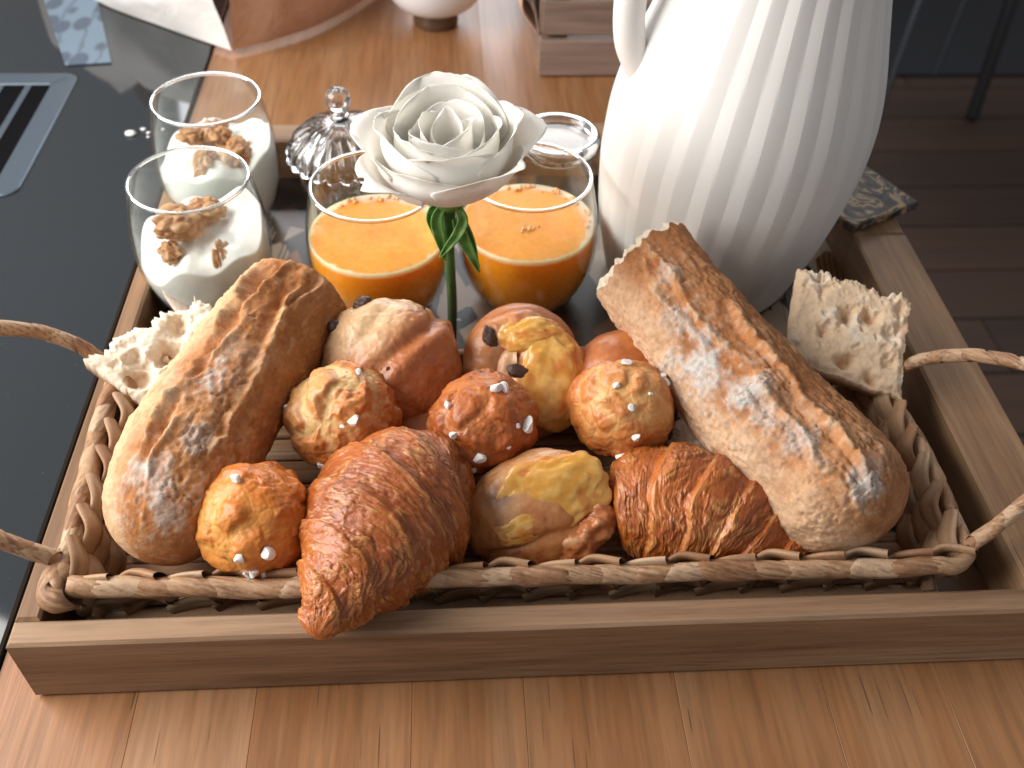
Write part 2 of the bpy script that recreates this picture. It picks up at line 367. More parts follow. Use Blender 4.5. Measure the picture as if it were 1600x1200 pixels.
# flat card on the hob, its print painted as a reflection
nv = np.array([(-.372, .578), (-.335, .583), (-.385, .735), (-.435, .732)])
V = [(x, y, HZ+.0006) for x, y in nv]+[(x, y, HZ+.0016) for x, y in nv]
tag(mesh('reflection_card', V, [(0, 3, 2, 1), (4, 5, 6, 7), (0, 1, 5, 4), (1, 2, 6, 5), (2, 3, 7, 6), (3, 0, 4, 7)], M['hob_reflection'], smooth=False), 'pale blue leafy reflection in the black hob, painted on a flat card', 'hob_reflection')
# crumbs on the hob
for i, (x, y, r) in enumerate(((-.294, .467, .0030), (-.286, .474, .0017), (-.281, .469, .0013), (-.280, .463, .0011), (-.271, .474, .0012))):
    d, F = ico(3); V = d*(r*(1+.35*fbm(d*2+i*9, 3))[:, None])*np.array([1.2, 1, .6])+np.array([x, y, HZ+r*.5])
    tag(mesh('crumb', V, F, M['sugar']), ['largest white crumb on the black hob beside the rear yogurt glass', 'white crumb just above the largest one on the hob', 'tiny white crumb in the middle of the hob crumbs', 'tiny white crumb lowest of those beside the largest', 'tiny white crumb on the hob touching the rear yogurt glass outline'][i], 'crumb', 'white crumbs on the hob')

# ================================================================ BACKGROUND THINGS
# paper bag
bag = empty('paper_bag', 'crumpled paper bag with a white panel and a kraft brown side', 'paper bag')
foot = np.array([(-.236, .605), (-.205, .622), (-.165, .655), (-.125, .715), (-.10, .80), (-.13, .92), (-.26, .97), (-.38, .90), (-.40, .80)])
def bagside(name, pts, hts, mat, n=40, m=24, seed=0, lean=.02):
    P = smoothprof(np.c_[pts, np.zeros(len(pts))], n); T = np.gradient(P[:, :2], axis=0); T /= np.linalg.norm(T, axis=1)[:, None]
    N = np.c_[T[:, 1], -T[:, 0], 0*T[:, 0]]
    v = np.linspace(0, 1, m); H = np.interp(np.linspace(0, 1, n), np.linspace(0, 1, len(hts)), hts)
    G = P[:, None]+np.stack([0*v, 0*v, v], -1)[None]*H[:, None, None]
    F1, F2 = worley(G*np.array([16, 16, 12])+seed, seed)
    disp = .018*np.sin(v*np.pi*.9)[None]+.030*(F1-.5)*np.minimum(1, v*3)[None]-lean*v[None]**2
    return mesh(name, G+N[:, None]*disp[..., None]+np.array([0, 0, .005]), gfaces(n, m, False), mat, bag)
bagside('kraft_side', foot[:6], [.12, .14, .15, .16, .17], M['kraft'], 56, 26, 3)
bagside('back_side', foot[5:], [.17, .17, .16], M['kraft'], 30, 14, 5)
wp = np.array([(-.46, .80), (-.375, .703), (-.305, .650), (-.237, .603)])
bagside('white_panel', wp, [.16, .10, .11, .12], M['wpaper'], 44, 24, 9, .05)
# bowl with brown foot
bowl = empty('bowl', 'white bowl with a small brown foot on the counter behind the rose', 'bowl', loc=(-.060, .668, 0))
lathe('foot', [(.0001, .001), (.020, .001), (.021, .003), (.0205, .012), (.019, .0145), (.0001, .0145)], M['foot'], bowl, 48)
lathe('cup', smoothprof([(.0001, .0146), (.02, .0148), (.034, .020), (.044, .034), (.049, .056), (.050, .080)], 30).tolist()+[(.0475, .080)]+smoothprof([(.0470, .056), (.042, .036), (.03, .024), (.0001, .020)], 14).tolist(), M['porcelain'], bowl, 72)
# slatted crate with a paper liner
cr = empty('crate', 'grey brown slatted wooden crate behind the pitcher', 'crate')
kx0, kx1, ky0, ky1 = .028, .30, .562, .76
box('bottom_rail', kx0, kx1, ky0, ky0+.012, .001, .033, M['crate'], cr, .0012)
for i in range(4): box('slat', kx0+.002, kx1-.002, ky0+.003, ky0+.011, .036+i*.0325, .0655+i*.0325, M['crate'], cr, .0012)
for i in range(5): box('side_slat', kx0+.001, kx0+.009, ky0+.0125, ky1, .001+i*.0325, .0305+i*.0325, M['crate'], cr, .0012)
for i in range(5): box('side_slat', kx1-.009, kx1-.001, ky0+.0125, ky1, .001+i*.0325, .0305+i*.0325, M['crate'], cr, .0012)
box('post', kx0+.0095, kx0+.024, ky0+.0125, ky0+.027, .002, .17, M['crate'], cr, .001)
box('base_board', kx0+.010, kx1-.010, ky0+.013, ky1-.004, .0015, .008, M['crate'], cr, .001)
n, m = 34, 12; u = np.linspace(0, 1, n); v = np.linspace(0, 1, m)
G = np.stack([kx0-.003-.010*np.abs(np.sin(u*9))[:, None]-.006*fbm(np.stack(np.meshgrid(u*6, v*3, [0.], indexing='ij'), -1)[:, :, 0], 3), ky0+.015+.03*u[:, None]+.13*v[None, :], .03+.15*u[:, None]+0*v], -1)
lin = mesh('paper_liner', G, gfaces(n, m, False), M['kraft'], cr); sm = lin.modifiers.new('s', 'SOLIDIFY'); sm.thickness = .0006
# dark packet on the tray corner
pk = box('packet', .185, .242, .283, .348, .0436, .0500, M['packet'], None, .0008, Matrix.Rotation(R(26), 3, 'Z'))
tag(pk, 'flat dark printed packet lying on the tray edge behind the pitcher', 'packet')
# ================================================================ TRAY
W2, TD, TH = .235, .392, .0426
tray = empty('serving_tray', 'rectangular wooden serving tray with raised sides holding the breakfast', 'tray')
def rail(name, x0, x1, y0, y1, mat, b=.0014): return box(name, x0, x1, y0, y1, .0005, TH, mat, tray, b)
rail('front_rail', -W2, W2+.006, 0, .0122, M['tray'])
rail('side_rail', -W2, -W2+.0105, .0124, TD-.0002, M['tray_y'])
rail('side_rail', W2-.030, W2+.004, .0124, .2746, M['tray_y'])
rail('side_rail', W2-.030, W2+.0035, .2750, TD-.0002, M['tray_y'])
rail('back_rail', -W2, W2+.003, TD, TD+.022, M['tray'])
box('printed_base', -W2+.0107, W2-.0302, .0124, TD-.0002, .004, .0125, M['print'], tray, .0003)
box('base_board', -W2+.011, W2-.031, .013, TD-.001, .0008, .0038, M['tray'], tray, .0003)
# spoon handle leaning on the left rail
P = smoothprof([(-.213, .232, .054), (-.203, .222, .040), (-.190, .208, .028), (-.17, .19, .0235)], 24)
th = np.linspace(0, 2*np.pi, 16, endpoint=False); T, A, B = tube_frames(P, (0, 0, 1))
wd = .0075*np.sqrt(np.clip(1-(1-np.minimum(np.linspace(0, 1, 24)*5, 1))**2, 0.001, 1)); G = P[:, None]+B[:, None]*(np.cos(th)[None]*wd[:, None])[..., None]+A[:, None]*(np.sin(th)*.002)[None, :, None]
tag(mesh('spoon', G, gfaces(24, 16), m_wood('pale_wood', [s2l(196, 178, 160), s2l(214, 198, 182), s2l(222, 208, 194)], 'y', 2, .5, pores=False)), 'pale wooden spoon handle leaning between yogurt glass and torn bread', 'spoon')

# ================================================================ PITCHER
pit = empty('pitcher', 'tall white fluted ceramic pitcher standing on the tray', 'pitcher', loc=(.108, .279, .0127))
prof = smoothprof([(.0540, 0), (.0585, .006), (.0645, .025), (.0695, .045), (.0735, .070), (.0757, .095), (.0747, .120), (.0700, .145), (.0620, .172), (.0540, .200), (.0480, .232), (.0455, .262), (.0470, .290)], 150)
Mv = 400; th = np.linspace(0, 2*np.pi, Mv, endpoint=False); nf = 25
zz = prof[:, 1]; tw = -.10*(zz/.29)
ph = ((th[None]+tw[:, None])*nf/(2*np.pi)) % 1.0
fl_ = -.0010*np.where(ph < .55, ph/.55, 1-(ph-.55)/.45)*sst(0, .03, zz)[:, None]
rr = prof[:, 0][:, None]+fl_-.0
shx = .085*zz
def vshape(rr): return np.stack([rr*np.cos(th)+shx[:, None], rr*np.sin(th), zz[:, None]+0*rr], -1)
Vo = vshape(rr); Vi = vshape(prof[:, 0][:, None]-.006+0*rr)[::-1]
V = np.concatenate([Vo, Vi]); V = np.concatenate([np.zeros((1, Mv, 3))+np.array([0, 0, .0]), V])
V[0, :, 0] = .0001*np.cos(th); V[0, :, 1] = .0001*np.sin(th); V[0, :, 2] = .0002
mesh('body', V, gfaces(len(V), Mv), M['ceramic'], pit, ang=8)
hp = smoothprof([(-.052, -.005, .142), (-.060, -.006, .160), (-.062, -.006, .185), (-.058, -.005, .215), (-.046, -.004, .245), (-.022, -.002, .262)], 40)
V, N_, t_ = tube(hp, .0085, 20, (0, 1, 0)); V = hp[:, None]+N_*np.array([.0085])[None, :, None]*np.where(np.abs(np.cos(t_))[None, :, None] > .0, 1, 1)
mesh('handle', V, gfaces(40, 20), M['ceramic'], pit)

# ================================================================ GLASSES
GP = smoothprof([(.0185, .0006), (.0235, .0012), (.0300, .0065), (.0360, .016), (.0400, .029), (.0415, .043), (.0408, .058), (.0385, .073), (.0355, .0865)], 48)
GI = GP.copy(); GI[:, 0] -= .0014; GI[0] = (.0001, .0040); GI[1] = (.012, .0041); GI[2] = (.020, .0046)
def gin(z, s=1): return np.interp(z, GI[3:, 1], GI[3:, 0])
def glass(loc, label, cat='glass', s=1.0):
    g = empty('drinking_glass', label, cat, 'round clear glasses on the tray', loc)
    lathe('outer_wall', np.vstack([[(.0001, .0004)], GP])*s, M['glass'], g, 72, ang=60)
    lathe('inner_wall', GI*s, M['glass'], g, 72, ang=60)
    a = np.linspace(0, 2*np.pi, 12, endpoint=False)
    lathe('rim', np.c_[.0348+.0011*np.cos(a), .0868+.0011*np.sin(a)][::-1]*s, M['rimglass'], g, 72, closed=True)
    return g
G1, G2, G3, G4 = (-.1935, .254, .0127), (-.1985, .343, .0127), (-.0915, .249, .0127), (-.0035, .257, .0127)
YS = (.935, .935, 1.02)
glass(G1, 'round clear glass of yogurt nearest the torn bread').scale = YS
glass(G2, 'round clear glass of yogurt standing at the back beside the hob').scale = YS
glass(G3, 'round clear glass of orange juice left of the rose stem')
glass(G4, 'round clear glass of orange juice next to the white pitcher')

def fill(name, loc, label, cat, top, mat, colf, topn=26, Mv=96, lump=None):
    """solid content: follows the inner wall up to top(theta), then closes over"""
    th = np.linspace(0, 2*np.pi, Mv, endpoint=False); tp = top(th)
    rows = []
    z0 = .0045
    for q in np.linspace(0, 1, 30):
        z = z0+(tp-z0)*q; r = np.where(q == 0, .018, gin(z)-.0003); rows.append(np.stack([r*np.cos(th), r*np.sin(th), z], -1))
    zt = tp; mean = tp.mean()
    for q in np.linspace(.985, .0, topn):
        r = (gin(tp)-.0003)*q; z = mean+(tp-mean)*q**2
        if lump is not None: z = z+lump(r*np.cos(th), r*np.sin(th), q)
        rows.append(np.stack([r*np.cos(th), r*np.sin(th), z], -1))
    G = np.array(rows); o = mesh(name, G, gfaces(len(G), Mv), mat, None, col=colf(G)); o.location = loc
    return tag(o, label, cat)
YW = np.array([.84, .83, .79])
def ylump(seed):
    def f(x, y, q):
        P = np.stack([x*60, y*60, 0*x+seed], -1)
        pk = .014*np.exp(-((x+.006)**2+(y-.012)**2)/.00003)
        return (.006*fbm(P, 3)+.004)*(1-q**4)+pk*(1-q**2)
    return f
def ycol(G):
    n = fbm(G*np.array([55, 55, 75])+3.1, 3); return mixc(np.broadcast_to(YW, G.shape), np.array([.66, .52, .40]), .16*sst(.0, .7, n)*sst(.035, .05, G[..., 2]))
fill('yogurt', G1, 'white yogurt filling the glass nearest the torn bread', 'yogurt', lambda t: .050+.010*np.cos(t-.5)+.004*np.sin(3*t)+.003*np.sin(7*t+1), M['yogurt'], ycol, lump=ylump(2.)).scale = YS
fill('yogurt', G2, 'white yogurt filling the rear glass beside the hob', 'yogurt', lambda t: .052+.008*np.cos(t-.2)+.004*np.sin(3*t+1)+.002*np.sin(8*t), M['yogurt'], ycol, lump=ylump(5.)).scale = YS
def jcol(seed, fdir):
    def f(G):
        r = np.hypot(G[..., 0], G[..., 1]); a = np.arctan2(G[..., 1], G[..., 0]); top = np.zeros(G.shape[:-1]); top[30:] = 1
        rn = r/np.maximum(gin(G[..., 2]), 1e-4); n = fbm(G*np.array([140, 140, 60])+seed, 4)
        side = sst(-.2, .9, np.cos(a-fdir)); foam = sst(.955-.17*side, .985-.07*side, rn+.09*n)*top
        foam[28:31] = .9
        c = np.broadcast_to(s2l(248, 162, 36), G.shape); c = mixc(c, s2l(252, 188, 84), .28*sst(-.1, .5, fbm(G*60+seed, 4))); c = mixc(c, s2l(226, 120, 16), .22*sst(.0, .5, fbm(G*np.array([90, 90, 50])+seed+4, 4))); c = mixc(c, s2l(255, 206, 120), .22*sst(.38, .5, fbm(G*420+seed, 2))*top)
        return mixc(c, s2l(244, 224, 200), foam*.85)
    return f
J1 = fill('orange_juice', G3, 'orange juice in the glass left of the rose stem', 'juice', lambda t: .0545+0*t, M['juice'], jcol(1., 1.2), topn=40, Mv=128)
J2 = fill('orange_juice', G4, 'orange juice in the glass next to the white pitcher', 'juice', lambda t: .0555+0*t, M['juice'], jcol(7., .9), topn=40, Mv=128)
for J, fd, zt, n in ((J1, 1.35, .0547, 26), (J2, .95, .0557, 34)):
    d, F = ico(2); Vs = []; Fs = []
    for i in range(n):
        a = fd+rng.gauss(0, .62); rr_ = .0385*(1-abs(rng.gauss(0, .07))-.03); r = .0006+.0010*rng.random()**2
        Vs.append(d*r+np.array([rr_*math.cos(a), rr_*math.sin(a), zt+r*.2])); Fs.append(F+i*len(d))
    if J is J2:
        for i in range(16):
            r = .0006+.0005*rng.random(); Vs.append(d*r+np.array([-.001+rng.gauss(0, .0026), -.008+rng.gauss(0, .002), zt+r*.2])); Fs.append(F+(n+i)*len(d))
    b = mesh('foam_bubbles', np.concatenate(Vs), np.concatenate(Fs), M['bubble'], J); b['kind'] = 'stuff'

# walnut pieces
def walnut(loc, r, seed, label, sq=(1.25, 1, .8)):
    d, F = ico(5); n = fbm(d*1.6+seed, 3); F1, F2 = worley(d*1.05+.25*n[:, None]+seed*3.7, seed); wr = fbm(d*np.array([2.5, 7, 3])+seed, 3)
    rad = 1+.34*n+.24*(sst(.0, .45, F2-F1)-.6)+.07*wr
    a = rng.random()*6.28; Rm = np.array(Matrix.Rotation(a, 3, 'Z')@Matrix.Rotation(rng.random()*.8, 3, 'X'))
    V = ((d*rad[:, None]*np.array(sq))@Rm.T)*r*1.2+np.array(loc)
    crease = 1-sst(.02, .22, F2-F1); c = mixc(np.broadcast_to(s2l(206, 152, 104), V.shape), s2l(150, 94, 54), .6*crease); c = mixc(c, s2l(224, 186, 144), .5*sst(.1, .5, n))
    tag(mesh('walnut', V, F, M['walnut'], col=c), label, 'walnut', 'walnut pieces on the yogurt')
def gw(G, dx, dy, z): return (G[0]+dx*.935, G[1]+dy*.935, G[2]+z*1.02)
walnut(gw(G1, -.009, -.010, .064), .0095, 1, 'large walnut half topping the front yogurt glass')
walnut(gw(G1, .002, .004, .062), .0075, 2, 'walnut piece behind the large half in the front yogurt glass')
walnut(gw(G1, -.014, -.022, .053), .0055, 3, 'small walnut bit lowest in the front yogurt glass')
walnut(gw(G1, .018, -.023, .045), .0085, 4, 'walnut piece against the right wall of the front yogurt glass', (1.0, .5, 1.3))
walnut(gw(G2, -.013, .000, .062), .0065, 5, 'walnut piece leftmost in the rear yogurt glass')
walnut(gw(G2, .001, .004, .062), .0075, 6, 'walnut piece in the middle of the rear yogurt glass')
walnut(gw(G2, .017, -.014, .056), .0095, 7, 'large walnut half at the right of the rear yogurt glass')
walnut(gw(G2, -.003, -.022, .055), .0075, 8, 'walnut piece at the front of the rear yogurt glass')
walnut(gw(G2, -.001, -.030, .046), .0060, 9, 'walnut bit pressed under the front wall of the rear yogurt glass', (1.2, .5, 1))

# crystal jar with lid
cj = empty('sugar_jar', 'ribbed crystal jar with a ball knob lid behind the juice', 'jar', loc=(-.118, .345, .0127))
def ribbed(name, prof, nf, amp, parent, Mv=None, rib=lambda z: 1.):
    prof = np.asarray(prof, float); Mv = Mv or nf*8; th = np.linspace(0, 2*np.pi, Mv, endpoint=False)
    r = prof[:, 0, None]*(1-amp*(1-np.abs(np.cos(th*nf/2)))[None]*np.array([rib(z) for z in prof[:, 1]])[:, None])
    V = np.stack([r*np.cos(th), r*np.sin(th), prof[:, 1, None]+0*r], -1)
    return mesh(name, V, gfaces(len(prof), Mv), M['crystal'], parent, ang=35)
ribbed('bowl', np.vstack([smoothprof([(.0001, .0005), (.018, .0005), (.0225, .002), (.026, .018), (.0305, .036), (.0340, .046)], 26), [(.0325, .0465)], smoothprof([(.031, .044), (.0275, .034), (.023, .018), (.019, .006), (.0001, .005)], 14)]), 22, .10, cj)
ribbed('lid', np.vstack([smoothprof([(.0001, .0690), (.012, .0680), (.023, .0630), (.031, .0560), (.0335, .0500)], 14), [(.0335, .0470), (.0365, .0470), (.0372, .0490)], smoothprof([(.0365, .052), (.033, .059), (.024, .067), (.012, .0715), (.006, .0735), (.0045, .076), (.0001, .0762)], 26)]), 22, .13, cj, rib=lambda z: max(0, 1-max(0, (z-.066)/.008)))
lathe('knob', [(.0001, .0750), (.0045, .0752), (.0056, .0770), (.0040, .0790)]+[(.0001+.0080*math.sin(R(a)), .0868-.0080*math.cos(R(a))) for a in range(30, 181, 10)], M['crystal'], cj, 40, ang=25)
# clear lidded jar behind
jr = empty('glass_jar', 'clear thick rimmed glass jar between juice and pitcher', 'jar', loc=(.0205, .336, .0127))
lathe('jar_body', np.vstack([smoothprof([(.0001, .0006), (.022, .0006), (.0255, .004), (.026, .03), (.0258, .052), (.025, .056)], 24), smoothprof([(.0235, .056), (.0240, .03), (.022, .006), (.0001, .005)], 14)]), M['glass'], jr, 64)
a = np.linspace(0, 2*np.pi, 20, endpoint=False)
lathe('lid_rim', np.c_[.0238+.0042*np.cos(a), .0625+.0055*np.sin(a)][::-1], M['rimglass'], jr, 72, closed=True)
lathe('lid_plate', [(.0001, .0618), (.0198, .0618), (.0198, .0640), (.0001, .0640)], M['glass'], jr, 64)
# low clear dish under the rose stem
ds = empty('glass_dish', 'small clear glass dish holding the rose stem', 'dish', loc=(-.046, .196, .0127))
lathe('dish_wall', np.vstack([smoothprof([(.0001, .0005), (.010, .0005), (.0135, .004), (.0150, .012), (.0152, .020)], 20), smoothprof([(.0142, .0202), (.0138, .012), (.012, .005), (.0001, .0035)], 14)]), M['glass'], ds, 48)
# ================================================================ ROSE
rose = empty('rose', 'white rose in full bloom on an upright green stem', 'flower', loc=(-.0495, .196, .006))
RB = .1215      # height of the flower base
PW = np.array([.985, .975, .955])
def petal(phi, half, Rm, H, lip, zb=0., seed=0, tight=0., notch=.1, nu=34, nv=34, lean=0., curl=0.):
    u = np.linspace(-1, 1, nu)[:, None]; v = np.linspace(0, 1, nv)[None]
    wv = half*(.30+.70*np.sin(np.minimum(v*1.25, 1)*np.pi/2))*np.where(v > .72, np.sqrt(np.clip(1-((v-.72)/.30)**2, .02, 1)), 1)
    n1 = fbm(np.stack([u*1.6+seed*5+0*v, v*1.8+0*u, 0*u*v+seed], -1), 3)
    hv = v*(1-.10*u**2-notch*.25*(np.abs(u)**3))
    prof_r = Rm*(np.sin(np.minimum(hv*1.35, 1)*np.pi/2)**.75)*(1-tight*sst(.55, 1., hv))
    flare = lip*sst(.62, 1.02, hv)*(1+.5*n1)
    r = .003+prof_r+flare+.0016*n1*v-.0016*(1-np.abs(u))*sst(.2, .8, v)*0
    z = .93*H*hv-.55*np.abs(lip)*sst(.78, 1.05, hv)*(lip > .004)+.0022*n1*v
    cq = sst(.80, 1.0, hv)*(1+.9*n1); r = r*.93+curl*cq; z = z-.75*curl*sst(.88, 1.02, hv)*(1+.9*n1); a = phi+u*wv+.06*n1
    G = np.stack([r*np.cos(a), r*np.sin(a), RB+zb+z+lean*r*np.sin(a)], -1)
    c = np.broadcast_to(PW, G.shape)
    c = mixc(c, np.array([.80, .80, .56]), .55*(1-sst(.05, .30, v+0*u)))
    c = mixc(c, np.array([.86, .74, .64]), .30*sst(.2, .7, n1)*(1 if Rm < .026 else .25))
    o = mesh('petal', G, gfaces(nu, nv, False), M['petal'], rose, col=c)
    sm = o.modifiers.new('s', 'SOLIDIFY'); sm.thickness = .00028; sm.offset = 0
    return o
for i, (ph, half, Rm, H, lip, zb, tg) in enumerate((
    (-118, 1.10, .0345, .0370, .0012, 0, .03), (-45, 1.05, .0350, .0385, .0040, 0, .0), (14, .90, .0360, .0430, .0080, 0, 0), (85, 1.10, .0345, .0500, .0035, 0, .04), (165, 1.00, .0360, .0440, .0075, 0, 0), (212, .72, .0375, .0330, .0095, .001, 0),
    (-80, 1.30, .0312, .0445, .0008, .002, .10), (5, 1.20, .0315, .0470, .0025, .002, .08), (90, 1.30, .0308, .0530, .0020, .002, .08), (190, 1.25, .0314, .0460, .0018, .002, .08))):
    petal(R(ph), half, Rm, H, lip, zb, i+1, tg, notch=.2, curl=.0028)
for i, (ph, H) in enumerate(((100, .0500), (222, .0440), (340, .0450))): petal(R(ph), 1.45, .0245, H, .0006, .003, 20+i, .08, notch=.2, curl=.0022)
for i, (ph, H) in enumerate(((60, .0455), (240, .0425))): petal(R(ph), 1.9, .0170, H, .0003, .003, 31+i, .08, notch=.25, curl=.0018, nu=44)
for i, (ph, H) in enumerate(((150, .0430), (-20, .0445))): petal(R(ph), 2.0, .0105, H, .0, .003, 41+i, .10, notch=.3, curl=.0012, nu=40)
petal(R(80), 2.9, .0055, .0440, .0, .003, 50, .10, nu=40, nv=20)
def stemcol(n, M_, dark=.5):
    v = np.linspace(0, 1, n)[:, None, None]; return np.clip(s2l(70, 110, 48)*(1-v)+s2l(58, 84, 52)*v, 0, 1)+np.zeros((n, M_, 1))
sp = smoothprof([(-.0005, .001, .0110), (.0005, 0, .05), (-.0004, 0, .09), (0, 0, .1235)], 40)
V, N_, _ = tube(np.vstack([sp[:1]-[0, 0, .0003], sp]), np.r_[1e-5, np.interp(np.linspace(0, 1, 40), [0, .72, .9, 1], [.0026, .0028, .0036, .0062])], 14)
n_ = fbm(V*np.array([300, 300, 30]), 3); cc = mixc(np.broadcast_to(s2l(62, 98, 46), V.shape), s2l(54, 56, 46), sst(0., .6, 1-(V[..., 2]-.03)/.06)*.7); cc = mixc(cc, s2l(104, 150, 64), .4*sst(.1, .5, n_))
mesh('stem', V, gfaces(41, 14), M['stem'], rose, col=cc)
d, F = ico(4); V = d*np.array([.0085, .0085, .0075])+np.array([0, 0, .1210]); mesh('calyx', V, F, M['stem'], rose, col=np.broadcast_to(s2l(88, 128, 60), V.shape))
def sepal(pts, wid, seed):
    P = smoothprof(pts, 30); T, A, B = tube_frames(P, (0, -1, .2)); v = np.linspace(0, 1, 30); wv = wid*(np.sin(np.clip(v*1.02+.04, 0, 1)*np.pi)**.55)*(1-.45*v)
    u = np.linspace(-1, 1, 7); G = P[:, None]+B[:, None]*(wv[:, None]*u[None])[..., None]+A[:, None]*(.0016*(u**2)[None]*np.ones((30, 1)))[..., None]
    c = mixc(np.broadcast_to(s2l(84, 132, 62), G.shape), s2l(140, 176, 110), .6*sst(-.1, .5, fbm(G*200+seed, 2))); o = mesh('sepal', G, gfaces(30, 7, False), M['stem'], rose, col=c)
    sm = o.modifiers.new('s', 'SOLIDIFY'); sm.thickness = .0007
sepal([(-.003, -.004, .119), (-.0062, -.0060, .112), (-.0052, -.0068, .103), (-.0036, -.0062, .094), (-.0028, -.0058, .087)], .0032, 1)
sepal([(.004, -.004, .119), (.0070, -.0065, .112), (.0040, -.0080, .104), (-.0008, -.0085, .097), (-.0050, -.0080, .090)], .0028, 2)
sepal([(.003, -.003, .110), (.0062, -.0065, .103), (.0092, -.0080, .096), (.0125, -.0085, .088), (.0150, -.0080, .080)], .0030, 3)
sepal([(.005, .000, .112), (.0085, -.0045, .105), (.0115, -.0060, .097), (.0140, -.0065, .088)], .0022, 4)
sepal([(-.004, -.001, .119), (-.0085, -.0035, .113), (-.0075, -.0045, .105), (-.0068, -.0045, .099)], .0032, 5)

# ================================================================ BASKET
bk = empty('basket', 'rectangular woven rush basket with two loop handles filled with bread', 'basket')
bx0, bx1, by0, by1, BZ = -.2185, .180, .0215, .162, .0480
RUSH = [s2l(206, 166, 130), s2l(190, 146, 108), s2l(216, 182, 148), s2l(178, 132, 96), s2l(198, 156, 118)]
def sleeve(P, r, seed, parent, name, slant=.5, flat=1., n=12, m=30, tp=1., ref=(0, 0, 1)):
    """one wrap of a rush strand around a core following P"""
    P = smoothprof(P, n); T, A, B = tube_frames(P, ref); th = np.linspace(0, 2*np.pi, m, endpoint=False); v = np.linspace(0, 1, n)
    rad = r*(.95+tp*(-.11+.12*np.sin(v*np.pi)**.7+.16*(1-v)**1.2))[:, None]*(1+.07*fbm(np.stack([v[:, None]*2+0*th, np.cos(th)[None]*2.2+0*v[:, None], np.sin(th)[None]*2.2+seed+0*v[:, None]], -1), 3))
    rad[0] *= 1-.14*tp; rad[-1] *= 1-.2*tp
    off = slant*r*np.sin(th+seed*1.3)[None]+0*v[:, None]
    G = P[:, None]+(A[:, None]*np.cos(th)[None, :, None]+B[:, None]*np.sin(th)[None, :, None]*flat)*rad[..., None]+T[:, None]*off[..., None]
    st = fbm(np.stack([np.cos(th-1.6*v[:, None])*6, np.sin(th-1.6*v[:, None])*6, v[:, None]*1.2+seed+0*th], -1), 3); G = G+(G-P[:, None])*(.05*st)[..., None]
    c = mixc(np.broadcast_to(RUSH[seed % 5], G.shape), s2l(112, 72, 46), .70*sst(.0, .5, st)); c = mixc(c, mixc(np.zeros(G.shape)+s2l(96, 60, 38), np.zeros(G.shape)+s2l(96, 60, 38), v[:, None]+0*th), .55*sst(.80, 1., v[:, None]+0*th)); c = mixc(c, s2l(232, 204, 172), .5*sst(.15, .6, -st))
    return mesh(name, G, gfaces(n, m), M['rush'], parent, col=c)
def rim_run(pts, count, r, seed0, parent, name, slant=.6, wob=.0012):
    L = smoothprof(pts, count*6+1)
    L = L+wob*np.stack([fbm(L*40+seed0, 2), fbm(L*40+seed0+9, 2), fbm(L*45+seed0+5, 2)], -1)
    for i in range(count):
        a = max(0, i*6-2); b = min(len(L), i*6+9); sleeve(L[a:b:2], r*(.92+.2*rng.random()), seed0+i, parent, name, slant*(.6+.8*rng.random()), .8)
c_ = .010
rim_run([(bx0+c_*.3, by0+c_*.3, BZ), (bx0+.10, by0-.001, BZ+.0005), (bx0+.2, by0+.001, BZ+.001), (bx1-.1, by0, BZ), (bx1-c_, by0, BZ+.001), (bx1-.001, by0+c_*.5, BZ+.002)], 24, .0048, 1, bk, 'rim_wrap')
rim_run([(bx1, by0+.004, BZ+.002), (bx1+.001, by0+.05, BZ+.001), (bx1-.0005, by0+.09, BZ), (bx1-.002, by1, BZ)], 10, .0045, 31, bk, 'rim_wrap')
rim_run([(bx0, by0+.003, BZ), (bx0-.0015, by0+.05, BZ+.001), (bx0-.003, by0+.09, BZ), (bx0-.006, by1, BZ)], 9, .0055, 51, bk, 'rim_wrap', .8)
rim_run([(bx0-.008, by1, BZ), (-.1, by1+.002, BZ-.001), (.05, by1+.003, BZ-.001), (bx1-.002, by1, BZ)], 13, .0042, 71, bk, 'rim_wrap')
sleeve([(bx0-.001, by0+.010, BZ), (bx0-.001, by0-.001, BZ-.001), (bx0+.007, by0-.001, BZ-.001)], .0064, 4, bk, 'rim_wrap')
# inner walls: overlapping slanted strands on every side, floor strips
def strap(P, wd, seed, name, up=(0, 0, 1), th_=.0016, bulge=.25):
    P = smoothprof(P, 12); T, A, B = tube_frames(P, up); u = np.linspace(0, 2*np.pi, 14, endpoint=False); v = np.linspace(0, 1, 12)
    wv = wd*(.72+.28*np.sin(v*np.pi)**.6)
    G = P[:, None]+B[:, None]*(wv[:, None]*np.cos(u)[None])[..., None]+A[:, None]*((th_+bulge*wd*.25)*np.sin(u)[None]*np.ones((12, 1)))[..., None]
    st = fbm(np.stack([np.cos(u)[None]*6+0*v[:, None], np.sin(u)[None]*2+v[:, None]*1.2, seed*1.+0*v[:, None]*u], -1), 3)
    c = mixc(np.broadcast_to(RUSH[seed % 5]*.92, G.shape), s2l(112, 72, 46), .6*sst(.05, .55, st)); c = mixc(c, s2l(226, 196, 162), .35*sst(.2, .6, -st))
    return mesh(name, G, gfaces(12, 14), M['rush'], bk, col=c)
fz = .0185
for i in range(18):
    y = by0+.006+i*.0077
    strap([(bx0+.004, y, fz+.003*((i+0) % 2)), (-.12, y+.001, fz+.002*((i+1) % 2)), (-.02, y-.001, fz+.002*(i % 2)), (.09, y, fz+.002*((i+1) % 2)), (bx1-.004, y, fz+.003*(i % 2))], .0042, 100+i, 'floor_strand')
